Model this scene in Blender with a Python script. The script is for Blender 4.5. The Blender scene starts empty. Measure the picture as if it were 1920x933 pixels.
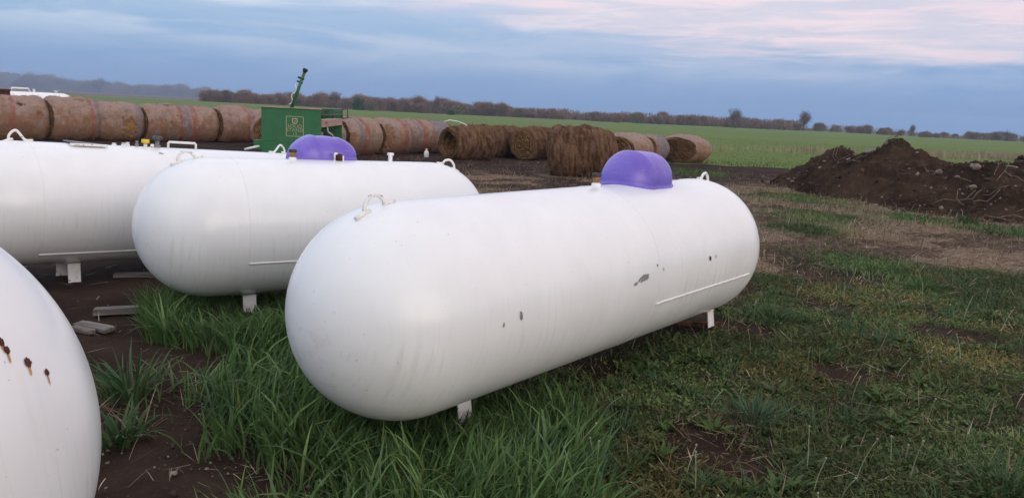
import bpy, bmesh, math, random
import numpy as np
from mathutils import Matrix, Vector

random.seed(11)
RNG = np.random.default_rng(7)
scene = bpy.context.scene
COL = scene.collection
R_ = math.radians

# ------------------------------------------------------------------ camera
cam_d = bpy.data.cameras.new('camera')
cam = bpy.data.objects.new('camera', cam_d)
COL.objects.link(cam)
scene.camera = cam
cam_d.sensor_width = 36.0
cam_d.lens = 36.0 * 1450 / 1920
cam_d.clip_start = 0.05
cam_d.clip_end = 9000
CAM_H = 1.62
_th, _ro = R_(9.98), R_(2.8)
_F = Vector((0, math.cos(_th), -math.sin(_th)))
_U0 = Vector((0, math.sin(_th), math.cos(_th)))
_X0 = Vector((1, 0, 0))
_Rv = _X0 * math.cos(_ro) + _U0 * math.sin(_ro)
_Uv = -_X0 * math.sin(_ro) + _U0 * math.cos(_ro)
_m = Matrix((( _Rv.x, _Uv.x, -_F.x, 0), (_Rv.y, _Uv.y, -_F.y, 0), (_Rv.z, _Uv.z, -_F.z, CAM_H), (0, 0, 0, 1)))
cam.matrix_world = _m

# ------------------------------------------------------------------ world and sun
SUN_AZ, SUN_EL = R_(143), R_(8)
scene.view_settings.view_transform = 'Standard'
scene.view_settings.look = 'None'
scene.view_settings.exposure = 0.92
scene.view_settings.gamma = 1.0
scene.cycles.use_denoising = True
scene.cycles.max_bounces = 6
scene.cycles.volume_bounces = 0

world = bpy.data.worlds.new('World')
scene.world = world
world.use_nodes = True


class NT:
    """short hand for building a node tree"""
    def __init__(s, tree):
        s.t = tree; s.n = tree.nodes; s.l = tree.links
    def node(s, typ, ins=None, **kw):
        nd = s.n.new(typ)
        for k, v in kw.items():
            setattr(nd, k, v)
        for k, v in (ins or {}).items():
            s.set(nd.inputs[k], v)
        return nd
    def set(s, sock, v):
        if hasattr(v, 'is_linked') or isinstance(v, bpy.types.NodeSocket):
            s.l.new(v, sock)
        else:
            try:
                sock.default_value = v
            except Exception:
                sock.default_value = (v[0], v[1], v[2], 1.0)
    def math(s, op, a, b=0.0, c=None, clamp=False):
        nd = s.n.new('ShaderNodeMath'); nd.operation = op; nd.use_clamp = clamp
        s.set(nd.inputs[0], a); s.set(nd.inputs[1], b)
        if c is not None:
            s.set(nd.inputs[2], c)
        return nd.outputs[0]
    def mix(s, fac, a, b, blend='MIX'):
        nd = s.n.new('ShaderNodeMix'); nd.data_type = 'RGBA'; nd.blend_type = blend
        s.set(nd.inputs[0], fac); s.set(nd.inputs[6], col4(a)); s.set(nd.inputs[7], col4(b))
        return nd.outputs[2]
    def ramp(s, fac, stops, interp='LINEAR'):
        nd = s.n.new('ShaderNodeValToRGB'); nd.color_ramp.interpolation = interp
        e = nd.color_ramp.elements
        while len(e) > 1:
            e.remove(e[0])
        for i, (p, c) in enumerate(stops):
            el = e[0] if i == 0 else e.new(p)
            el.position = p
            el.color = c if len(c) == 4 else (c[0], c[1], c[2], 1)
        s.set(nd.inputs[0], fac)
        return nd.outputs[0]
    def noise(s, vec, scale, detail=4, rough=0.55, dist=0.0):
        nd = s.n.new('ShaderNodeTexNoise')
        s.set(nd.inputs['Vector'], vec)
        nd.inputs['Scale'].default_value = scale
        nd.inputs['Detail'].default_value = detail
        nd.inputs['Roughness'].default_value = rough
        nd.inputs['Distortion'].default_value = dist
        return nd.outputs[0]
    def smooth(s, v, lo, hi):
        nd = s.n.new('ShaderNodeMapRange'); nd.interpolation_type = 'SMOOTHSTEP'
        s.set(nd.inputs[0], v)
        nd.inputs[1].default_value = lo; nd.inputs[2].default_value = hi
        return nd.outputs[0]
    def scalevec(s, vec, sc, loc=(0, 0, 0)):
        nd = s.n.new('ShaderNodeMapping')
        s.set(nd.inputs[0], vec)
        nd.inputs['Scale'].default_value = sc
        nd.inputs['Location'].default_value = loc
        return nd.outputs[0]


def col4(c):
    if isinstance(c, bpy.types.NodeSocket):
        return c
    return (c[0], c[1], c[2], 1.0)


def build_world():
    w = NT(world.node_tree)
    bg = world.node_tree.nodes['Background']
    sky = w.node('ShaderNodeTexSky', sky_type='NISHITA', sun_disc=False)
    sky.sun_elevation = SUN_EL
    sky.sun_rotation = SUN_AZ
    sky.air_density = 1.0
    sky.dust_density = 1.5
    tc = w.node('ShaderNodeTexCoord')
    sep = w.node('ShaderNodeSeparateXYZ', {0: tc.outputs['Generated']})
    x, y, z = sep.outputs
    el = w.math('ARCSINE', z)                         # radians
    az = w.math('ARCTAN2', x, y)
    el_d = w.math('MULTIPLY', el, 180 / math.pi)
    # thin layered cloud sheet over the whole dome (values are final radiance, divided by the strength below)
    k = 1.0 / 0.1
    veil = w.ramp(w.math('DIVIDE', el_d, 90.0, clamp=True), [
        (0.0, (.100, .195, .385)), (0.025, (.095, .190, .385)), (0.055, (.145, .240, .41)), (0.085, (.275, .33, .455)),
        (0.13, (.42, .445, .535)), (0.3, (.74, .79, .90)), (1.0, (1.02, 1.03, 1.10))])
    # stretched streaks
    cmb = w.node('ShaderNodeCombineXYZ', {0: w.math('MULTIPLY', az, 2.2), 1: w.math('MULTIPLY', el, 17.0), 2: 3.1})
    st1 = w.noise(cmb.outputs[0], 1.55, 7, 0.55, 0.35)
    cmb2 = w.node('ShaderNodeCombineXYZ', {0: w.math('MULTIPLY', az, 3.0), 1: w.math('MULTIPLY', el, 30.0), 2: 9.7})
    st2 = w.noise(cmb2.outputs[0], 2.6, 8, 0.6, 0.6)
    band = w.smooth(el_d, 2.2, 6.5)                    # no bright streaks near the horizon
    c1 = w.math('MULTIPLY', w.smooth(st1, 0.45, 0.62), band)
    veil = w.mix(w.math('MULTIPLY', c1, 0.75), veil, (.46, .475, .53))
    # blue grey undersides
    c2 = w.math('MULTIPLY', w.smooth(st2, 0.50, 0.68), w.smooth(el_d, 1.0, 4.0))
    veil = w.mix(w.math('MULTIPLY', c2, 0.5), veil, (.15, .235, .40))
    cmb3 = w.node('ShaderNodeCombineXYZ', {0: w.math('MULTIPLY', az, 1.7), 1: w.math('MULTIPLY', el, 9.0), 2: 21.3})
    st3 = w.noise(cmb3.outputs[0], 2.1, 9, 0.6, 0.9)
    c3 = w.math('MULTIPLY', w.smooth(st3, 0.44, 0.66), w.smooth(el_d, 0.8, 4.5))
    veil = w.mix(w.math('MULTIPLY', c3, 0.55), veil, (.30, .335, .45))
    # pale lilac bank that covers the sky to the north east, with a hard lower edge
    edge = w.math('ADD', el_d, w.math('MULTIPLY', w.math('SUBTRACT', st1, 0.5), 4.2))
    edge = w.math('ADD', edge, w.math('MULTIPLY', w.math('SUBTRACT', st2, 0.5), 2.4))
    edge = w.math('SUBTRACT', edge, w.math('MULTIPLY', w.math('SUBTRACT', 1.0, w.smooth(az, -.30, .28)), 2.6))
    bank = w.math('MULTIPLY', w.smooth(edge, 3.6, 6.2), w.smooth(az, -.42, 0.10))
    bankcol = w.mix(w.smooth(st2, 0.40, 0.66), (.43, .395, .465), (.63, .475, .495))
    veil = w.mix(w.math('MULTIPLY', bank, 0.8), veil, bankcol)
    # afterglow: the sheet of cloud round the low sun is lit from below
    dsun = w.node('ShaderNodeVectorMath', {0: tc.outputs['Generated'], 1: (math.sin(SUN_AZ), math.cos(SUN_AZ), .12)}, operation='DOT_PRODUCT')
    glow = w.math('POWER', w.math('MAXIMUM', dsun.outputs['Value'], 0.0), 4.0)
    veil = w.mix(w.math('MULTIPLY', glow, 0.6), veil, (.94, .88, .84))
    veil10 = w.node('ShaderNodeVectorMath', {0: veil, 1: (k, k, k)}, operation='MULTIPLY')
    out = w.mix(0.86, sky.outputs[0], veil10.outputs[0])
    w.l.new(out, bg.inputs[0])
    bg.inputs[1].default_value = 0.1


build_world()

sun_d = bpy.data.lights.new('sun', 'SUN')
sun_d.energy = 0.5
sun_d.angle = R_(48)
sun_d.color = (1.0, 0.89, 0.82)
sun = bpy.data.objects.new('sun', sun_d)
COL.objects.link(sun)
_sd = Vector((math.sin(SUN_AZ) * math.cos(SUN_EL), math.cos(SUN_AZ) * math.cos(SUN_EL), math.sin(SUN_EL)))
sun.rotation_euler = _sd.to_track_quat('Z', 'Y').to_euler()
sun.location = (20, -30, 30)


# ------------------------------------------------------------------ numpy noise
def _hash(ix, iy, seed):
    h = (ix.astype(np.int64) * 374761393 + iy.astype(np.int64) * 668265263 + seed * 1274126177) & 0xFFFFFFFF
    h = ((h ^ (h >> 13)) * 1274126177) & 0xFFFFFFFF
    return ((h ^ (h >> 16)) & 0xFFFFFF) / float(0xFFFFFF)


def vnoise(x, y, seed=0):
    x = np.asarray(x, float); y = np.asarray(y, float)
    ix, iy = np.floor(x), np.floor(y)
    fx, fy = x - ix, y - iy
    fx = fx * fx * (3 - 2 * fx); fy = fy * fy * (3 - 2 * fy)
    ix = ix.astype(np.int64); iy = iy.astype(np.int64)
    a = _hash(ix, iy, seed); b = _hash(ix + 1, iy, seed)
    c = _hash(ix, iy + 1, seed); d = _hash(ix + 1, iy + 1, seed)
    return (a * (1 - fx) + b * fx) * (1 - fy) + (c * (1 - fx) + d * fx) * fy


def fbm(x, y, seed=0, octv=4, gain=0.5):
    s = 0; a = 1; t = 0; f = 1
    for o in range(octv):
        s = s + a * vnoise(x * f, y * f, seed + o * 17); t += a; a *= gain; f *= 2.03
    return s / t


def sstep(v, lo, hi):
    t = np.clip((v - lo) / (hi - lo), 0, 1)
    return t * t * (3 - 2 * t)


def poly_sd(x, y, poly):
    """signed distance to a polygon, positive inside"""
    x = np.asarray(x, float); y = np.asarray(y, float)
    d = np.full(x.shape, 1e9); ins = np.zeros(x.shape, bool)
    n = len(poly)
    for i in range(n):
        x0, y0 = poly[i]; x1, y1 = poly[(i + 1) % n]
        ex, ey = x1 - x0, y1 - y0
        t = np.clip(((x - x0) * ex + (y - y0) * ey) / (ex * ex + ey * ey), 0, 1)
        d = np.minimum(d, np.hypot(x - x0 - t * ex, y - y0 - t * ey))
        if y0 != y1:
            c = ((y0 > y) != (y1 > y)) & (x < (x1 - x0) * (y - y0) / (y1 - y0) + x0)
            ins ^= c
    return np.where(ins, d, -d)


# ------------------------------------------------------------------ where things grow (world metres; camera at the origin)
CLUMP_A = [(-2.62, 5.35), (-2.66, 5.75), (-2.6, 6.1), (-2.2, 6.25), (-1.7, 6.4), (-1.2, 5.6), (-1.0, 4.85), (-1.30, 4.60), (-1.62, 4.50), (-1.95, 4.85), (-2.3, 5.0)]
CLUMP_B = [(-1.25, 4.7), (-0.9, 4.5), (-0.2, 4.3), (0.15, 4.35), (0.42, 3.95), (0.42, 3.5), (0.48, 2.2), (-0.75, 2.2), (-0.85, 3.25), (-1.1, 3.5), (-1.55, 3.9), (-1.70, 4.1)]
WEED_L = [(-2.45, 4.35), (-2.1, 4.45), (-1.80, 4.1), (-1.66, 3.8), (-1.64, 3.45), (-1.85, 3.15), (-2.2, 3.3)]
LAWN = [(-0.1, 4.3), (1.15, 5.75), (1.75, 6.7), (2.7, 8.3), (4.2, 8.6), (7, 9.9), (14, 13), (16, 0), (0.3, 0), (0.35, 3.0), (0.3, 3.7)]
BARE = [(0.98, 3.75, .25), (1.20, 3.40, .20), (1.75, 3.7, .16), (3.3, 4.4, .3), (2.0, 4.35, .2), (3.6, 6.2, .35), (4.6, 5.2, .3), (2.9, 7.0, .3), (1.42, 6.15, .42), (1.95, 5.95, .32), (2.25, 5.0, .34), (2.62, 5.02, .22), (0.62, 4.75, .22), (2.9, 3.3, .35)]
TAN = [(1.55, 4.25, .33), (1.3, 4.05, .2)]
GREEN_SPOTS = [(5.6, 14.2, .9), (6.6, 17.6, 1.2), (7.6, 14.6, .7), (4.7, 12.4, .6), (8.5, 13.3, .8), (4.2, 9.2, .7), (3.3, 20.0, .8), (5.6, 25.0, 1.2)]


def field_edge(x):
    return np.where(x > 6, 29.5, np.where(x < 2, 38.5, 38.5 - (x - 2) / 4 * 9.0))


def cover(x, y):
    """green, straw, field fractions of the ground at x, y"""
    n = fbm(x * 1.1, y * 1.1, 3, 4) - .5
    n2 = fbm(x * 3.1, y * 3.1, 9, 3) - .5
    e = n * .9 + n2 * .35
    lawn = sstep(poly_sd(x, y, LAWN) + e * 1.3, -.15, .45)
    for bx, by, br in BARE:
        lawn = lawn * (1 - .95 * sstep(br - np.hypot(x - bx, (y - by) * .9) + e * .35, -.05, .2))
    lawn = lawn * (1 - .55 * sstep(n2, .05, .2))
    tall = np.maximum(sstep(poly_sd(x, y, CLUMP_A) + e * .25, -.05, .15), sstep(poly_sd(x, y, CLUMP_B) + e * .25, -.05, .15))
    spots = np.zeros_like(x)
    for bx, by, br in GREEN_SPOTS:
        spots = np.maximum(spots, .75 * sstep(br - np.hypot(x - bx, (y - by) * .7) + e * 1.6, -.1, .5))
    fe = y - field_edge(x) + n * 3.5
    field = sstep(fe, -.5, 1.2)
    straw = sstep(x - .5 + n * 4, 0, 3) * sstep(y - 7 + n * 3, 0, 2) * sstep(21 - y + n * 5, 0, 4)
    straw = np.maximum(straw, .55 * sstep(y - 11 + n * 3, 0, 3) * sstep(x + 4 + n * 3, 0, 4) * sstep(24 - y, 0, 5))
    straw = straw * (.30 + 1.0 * sstep(fbm(x * .9, y * 1.05, 31, 5), .38, .60))
    return np.clip(np.maximum(np.maximum(lawn, spots), tall), 0, 1), np.clip(straw * (1 - lawn), 0, 1), field


def ground_z(x, y):
    r = np.hypot(x, y)
    nearw = 1 - sstep(r, 18, 60)
    z = (fbm(x * .55, y * .55, 5, 4) - .5) * .07 + (fbm(x * 3.2, y * 3.2, 6, 3) - .5) * .035
    z = z * nearw
    z = z + (fbm(x * .012, y * .012, 8, 3) - .5) * 1.2 * sstep(r, 60, 320)
    return z


# ------------------------------------------------------------------ mesh helpers
def tag(o, label=None, cat=None, group=None, kind=None):
    if label: o['label'] = label
    if cat: o['category'] = cat
    if group: o['group'] = group
    if kind: o['kind'] = kind
    return o


def link(o, parent=None):
    COL.objects.link(o)
    if parent is not None:
        o.parent = parent
    return o


def thing(name, label, cat, loc=(0, 0, 0), rz=0.0, group=None):
    o = bpy.data.objects.new(name, None)
    o.empty_display_size = 0.2
    o.location = loc; o.rotation_euler = (0, 0, rz)
    return tag(link(o), label, cat, group)


def np_mesh(name, V, F, mat=None, parent=None, smooth=False, colors=None, nper=None):
    """V (n,3); F (m,3|4) array, or list of such arrays"""
    Fs = F if isinstance(F, list) else [F]
    me = bpy.data.meshes.new(name)
    V = np.asarray(V, np.float32)
    me.vertices.add(len(V)); me.vertices.foreach_set('co', V.ravel())
    loops = np.concatenate([f.ravel() for f in Fs]).astype(np.int32)
    tot = np.concatenate([np.full(len(f), f.shape[1], np.int32) for f in Fs])
    start = np.concatenate([[0], np.cumsum(tot)[:-1]]).astype(np.int32)
    me.loops.add(len(loops)); me.loops.foreach_set('vertex_index', loops)
    me.polygons.add(len(tot)); me.polygons.foreach_set('loop_start', start); me.polygons.foreach_set('loop_total', tot)
    if smooth:
        me.polygons.foreach_set('use_smooth', np.ones(len(tot), bool))
    if colors is not None:
        a = me.color_attributes.new('tone', 'FLOAT_COLOR', 'POINT')
        c = np.ones((len(V), 4), np.float32); c[:, :3] = colors
        a.data.foreach_set('color', c.ravel())
    me.update(calc_edges=True)
    if mat: me.materials.append(mat)
    o = bpy.data.objects.new(name, me)
    return link(o, parent)


def bm_obj(name, bm, mat=None, parent=None, smooth=False):
    me = bpy.data.meshes.new(name)
    bm.normal_update()
    bm.to_mesh(me); bm.free()
    if smooth:
        me.polygons.foreach_set('use_smooth', np.ones(len(me.polygons), bool))
    if mat: me.materials.append(mat)
    return link(bpy.data.objects.new(name, me), parent)


def add_box(bm, c, s, rot=None, bevel=0.0):
    g = bmesh.ops.create_cube(bm, size=1.0)
    vs = g['verts']
    M = Matrix.Translation(c) @ ((rot.to_4x4() if rot is not None else Matrix.Identity(4))) @ Matrix.Diagonal((s[0], s[1], s[2], 1))
    bmesh.ops.transform(bm, matrix=M, verts=vs)
    if bevel > 0:
        es = list({e for v in vs for e in v.link_edges})
        bmesh.ops.bevel(bm, geom=es, offset=bevel, segments=2, affect='EDGES', profile=0.5)
    return vs


def box_obj(name, c, s, mat, parent=None, rot=None, bevel=0.006):
    bm = bmesh.new(); add_box(bm, c, s, rot, bevel)
    return bm_obj(name, bm, mat, parent)


def tube_np(pts, r, seg=8, caps=True):
    """swept tube; r scalar or per point. Returns V, quads, tris"""
    P = np.asarray(pts, float); n = len(P)
    r = np.broadcast_to(np.asarray(r, float), (n,))
    T = np.gradient(P, axis=0); T /= np.linalg.norm(T, axis=1, keepdims=True) + 1e-12
    up = np.array([0, 0, 1.0]) if abs(T[0, 2]) < .9 else np.array([1.0, 0, 0])
    N = np.cross(T[0], up); N /= np.linalg.norm(N)
    V = []; a = np.linspace(0, 2 * np.pi, seg, endpoint=False)
    for i in range(n):
        N = N - T[i] * (N @ T[i]); N /= np.linalg.norm(N)
        B = np.cross(T[i], N)
        V.append(P[i] + r[i] * (np.cos(a)[:, None] * N + np.sin(a)[:, None] * B))
    V = np.concatenate(V)
    i = np.arange(n - 1)[:, None] * seg; j = np.arange(seg)[None]; j2 = (j + 1) % seg
    Q = np.stack([i + j, i + j2, i + seg + j2, i + seg + j], -1).reshape(-1, 4)
    tr = np.zeros((0, 3), int)
    if caps:
        V = np.concatenate([V, P[:1], P[-1:]])
        k = len(V) - 2
        jj = np.arange(seg); jn = (jj + 1) % seg
        tr = np.concatenate([np.stack([np.full(seg, k), jn, jj], 1),
                             np.stack([np.full(seg, k + 1), (n - 1) * seg + jj, (n - 1) * seg + jn], 1)])
    return V, Q, tr


def tube_obj(name, pts, r, mat, parent=None, seg=8):
    V, Q, T = tube_np(pts, r, seg)
    return np_mesh(name, V, [Q, T], mat, parent, smooth=True)


def tubes_obj(name, paths, r, mat, parent=None, seg=8):
    Vs, Qs, Ts, o = [], [], [], 0
    for p in paths:
        V, Q, T = tube_np(p, r, seg)
        Vs.append(V); Qs.append(Q + o); Ts.append(T + o); o += len(V)
    return np_mesh(name, np.concatenate(Vs), [np.concatenate(Qs), np.concatenate(Ts)], mat, parent, smooth=True)


def lathe_obj(name, prof, mat, parent=None, loc=(0, 0, 0), seg=20):
    """profile of (radius, z) about local Z"""
    a = np.linspace(0, 2 * np.pi, seg, endpoint=False)
    V = np.concatenate([np.stack([r * np.cos(a), r * np.sin(a), np.full(seg, z)], 1) for r, z in prof])
    n = len(prof); i = np.arange(n - 1)[:, None] * seg; j = np.arange(seg)[None]; j2 = (j + 1) % seg
    Q = np.stack([i + j, i + j2, i + seg + j2, i + seg + j], -1).reshape(-1, 4)
    c0, c1 = len(V), len(V) + 1
    V = np.concatenate([V, [[0, 0, prof[0][1]], [0, 0, prof[-1][1]]]]) + np.array(loc)
    jj = np.arange(seg); jn = (jj + 1) % seg
    T = np.concatenate([np.stack([np.full(seg, c0), jn, jj], 1), np.stack([np.full(seg, c1), (n - 1) * seg + jj, (n - 1) * seg + jn], 1)])
    return np_mesh(name, V, [Q, T], mat, parent)


def blades(xy, h, w, az, lean, curl, tone, zbase=None, nseg=3):
    """many curved grass blades in one go. xy (n,2)"""
    n = len(xy)
    zb = ground_z(xy[:, 0], xy[:, 1]) if zbase is None else zbase
    d = np.stack([np.cos(az), np.sin(az)], 1)
    tw = RNG.uniform(-.9, .9, n)
    side = np.stack([-np.sin(az + tw), np.cos(az + tw)], 1)
    V = np.zeros((n, 2 * nseg + 1, 3), np.float32)
    x = np.zeros(n); z = np.zeros(n); step = h / nseg
    ang = lean.copy()
    for k in range(nseg + 1):
        t = k / nseg
        wd = w * (1 - t ** 1.6) * (0.75 + .5 * min(t * 2, 1)) * .5
        px = xy[:, 0] + d[:, 0] * x; py = xy[:, 1] + d[:, 1] * x; pz = zb - .01 + z
        if k < nseg:
            V[:, 2 * k, 0] = px - side[:, 0] * wd; V[:, 2 * k, 1] = py - side[:, 1] * wd; V[:, 2 * k, 2] = pz
            V[:, 2 * k + 1, 0] = px + side[:, 0] * wd; V[:, 2 * k + 1, 1] = py + side[:, 1] * wd; V[:, 2 * k + 1, 2] = pz
        else:
            V[:, 2 * k, 0] = px; V[:, 2 * k, 1] = py; V[:, 2 * k, 2] = pz
        x = x + np.sin(ang) * step; z = z + np.cos(ang) * step
        ang = ang + curl / nseg
    base = np.arange(n)[:, None] * (2 * nseg + 1)
    Q = np.concatenate([base + np.array([[2 * k, 2 * k + 1, 2 * k + 3, 2 * k + 2]]) for k in range(nseg - 1)]) if nseg > 1 else np.zeros((0, 4), int)
    T = base + np.array([[2 * nseg - 2, 2 * nseg - 1, 2 * nseg]])
    C = np.repeat(tone[:, None, :], 2 * nseg + 1, axis=1)
    return V.reshape(-1, 3), Q, T, C.reshape(-1, 3)


def merge(parts):
    Vs, Qs, Ts, Cs, o = [], [], [], [], 0
    for V, Q, T, C in parts:
        Vs.append(V); Qs.append(Q + o); Ts.append(T + o); Cs.append(C); o += len(V)
    return np.concatenate(Vs), np.concatenate(Qs), np.concatenate(Ts), np.concatenate(Cs)


def scatter(poly, n, soft=.08):
    xs = [p[0] for p in poly]; ys = [p[1] for p in poly]
    x = RNG.uniform(min(xs), max(xs), n * 3); y = RNG.uniform(min(ys), max(ys), n * 3)
    sd = poly_sd(x, y, poly) + (fbm(x * 3, y * 3, 41, 3) - .5) * .5
    k = sd > RNG.uniform(-soft, soft * 2, len(x))
    P = np.stack([x[k], y[k]], 1)
    return P[:n]


def tones(n, cols, jit=.25):
    c = np.array(cols)[RNG.integers(0, len(cols), n)]
    return c * RNG.uniform(1 - jit, 1 + jit, (n, 1))


# ------------------------------------------------------------------ materials
def new_mat(name):
    m = bpy.data.materials.new(name); m.use_nodes = True
    t = NT(m.node_tree)
    b = m.node_tree.nodes['Principled BSDF']
    return m, t, b


def simple_mat(name, c, rough=.6, metal=0.0, var=.18, scale=14, spec=.5, bump=0.0):
    m, t, b = new_mat(name)
    tc = t.node('ShaderNodeTexCoord')
    n = t.noise(tc.outputs['Object'], scale, 5, .6)
    cc = t.mix(t.smooth(n, .3, .72), [v * (1 - var) for v in c], [v * (1 + var) for v in c])
    t.set(b.inputs['Base Color'], cc)
    b.inputs['Roughness'].default_value = rough
    b.inputs['Metallic'].default_value = metal
    b.inputs['Specular IOR Level'].default_value = spec
    if bump > 0:
        bp = t.node('ShaderNodeBump', {'Height': n, 'Strength': bump, 'Distance': .01})
        t.l.new(bp.outputs[0], b.inputs['Normal'])
    return m


def tone_mat(name, rough=.7, spec=.25, scale=30, var=.25, trans=0.0, tint=(1, 1, 1), bump=0.0):
    """colour from the per vertex 'tone' attribute with fine grain"""
    m, t, b = new_mat(name)
    at = t.node('ShaderNodeAttribute', attribute_name='tone')
    tc = t.node('ShaderNodeTexCoord')
    n = t.noise(tc.outputs['Object'], scale, 9 if bump > 0 else 5, .72 if bump > 0 else .65)
    g = t.math('ADD', t.math('MULTIPLY', n, 2 * var), 1 - var)
    cc = t.node('ShaderNodeVectorMath', {0: at.outputs['Color'], 1: g}, operation='MULTIPLY')
    t.l.new(cc.outputs[0], b.inputs['Base Color'])
    b.inputs['Roughness'].default_value = rough
    b.inputs['Specular IOR Level'].default_value = spec
    if bump > 0:
        bp = t.node('ShaderNodeBump', {'Height': n, 'Strength': bump, 'Distance': .02})
        t.l.new(bp.outputs[0], b.inputs['Normal'])
    if trans > 0:
        tr = t.node('ShaderNodeBsdfTranslucent')
        t.l.new(cc.outputs[0], tr.inputs[0])
        mx = t.node('ShaderNodeMixShader', {0: trans})
        t.l.new(b.outputs[0], mx.inputs[1]); t.l.new(tr.outputs[0], mx.inputs[2])
        t.l.new(mx.outputs[0], m.node_tree.nodes['Material Output'].inputs[0])
    return m


def tank_paint():
    m, t, b = new_mat('white_tank_paint')
    tc = t.node('ShaderNodeTexCoord')
    ob = tc.outputs['Object']
    sep = t.node('ShaderNodeSeparateXYZ', {0: ob})
    ang = t.math('ARCTAN2', sep.outputs[1], sep.outputs[2])
    # rain streaks run down round the barrel: fine along the length, long round the girth
    v = t.node('ShaderNodeCombineXYZ', {0: t.math('MULTIPLY', sep.outputs[0], 34.0), 1: t.math('MULTIPLY', ang, 1.3), 2: 0.0})
    s1 = t.noise(v.outputs[0], 1.0, 4, .6)
    v2 = t.node('ShaderNodeCombineXYZ', {0: t.math('MULTIPLY', sep.outputs[0], 95.0), 1: t.math('MULTIPLY', ang, 2.4), 2: 4.0})
    s2 = t.noise(v2.outputs[0], 1.0, 3, .6)
    blot = t.noise(ob, 2.2, 5, .6)
    streak = t.math('MULTIPLY', t.smooth(s1, .52, .72), t.smooth(blot, .30, .60))
    fine = t.math('MULTIPLY', t.smooth(s2, .55, .75), .7)
    lowside = t.smooth(t.math('ABSOLUTE', ang), 1.0, 1.9)      # streaks collect where water runs off the flanks
    dirt = t.math('MULTIPLY', t.math('ADD', streak, fine, clamp=True), t.math('MULTIPLY_ADD', lowside, .8, .12))
    spk = t.noise(ob, 60, 2, .5)
    specks = t.math('MULTIPLY', t.smooth(spk, .735, .77), .55)
    base = t.mix(t.smooth(blot, .3, .75), (.785, .80, .79), (.845, .86, .85))
    c = t.mix(t.math('MULTIPLY', dirt, .30), base, (.42, .39, .34))
    c = t.mix(specks, c, (.35, .30, .25))
    t.set(b.inputs['Base Color'], c)
    t.set(b.inputs['Roughness'], t.math('MULTIPLY_ADD', blot, .12, .17))
    b.inputs['Specular IOR Level'].default_value = .5
    wav = t.noise(ob, 1.7, 3, .5)
    fin = t.noise(ob, 130, 2, .6)
    h = t.math('MULTIPLY_ADD', fin, .03, wav)
    bp = t.node('ShaderNodeBump', {'Height': h, 'Strength': .25, 'Distance': .02})
    t.l.new(bp.outputs[0], b.inputs['Normal'])
    return m


def chipped_white():
    m, t, b = new_mat('chipped_white_steel')
    tc = t.node('ShaderNodeTexCoord')
    n = t.noise(tc.outputs['Object'], 26, 5, .65)
    n2 = t.noise(tc.outputs['Object'], 9, 4, .6)
    c = t.mix(t.smooth(n, .60, .66), (.80, .79, .76), (.16, .07, .035))
    c = t.mix(t.math('MULTIPLY', t.smooth(n2, .5, .7), .35), c, (.45, .40, .34))
    t.set(b.inputs['Base Color'], c)
    b.inputs['Roughness'].default_value = .45
    return m


def purple_plastic():
    m, t, b = new_mat('purple_plastic')
    tc = t.node('ShaderNodeTexCoord')
    n = t.noise(tc.outputs['Object'], 5, 5, .6)
    n2 = t.noise(t.scalevec(tc.outputs['Object'], (1, 1, 5)), 16, 4, .6)
    c = t.mix(t.smooth(n, .3, .7), (.135, .090, .46), (.185, .13, .54))
    c = t.mix(t.math('MULTIPLY', t.smooth(n2, .60, .75), .35), c, (.36, .30, .62))
    t.set(b.inputs['Base Color'], c)
    t.set(b.inputs['Roughness'], t.math('MULTIPLY_ADD', n, .2, .14))
    return m


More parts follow.
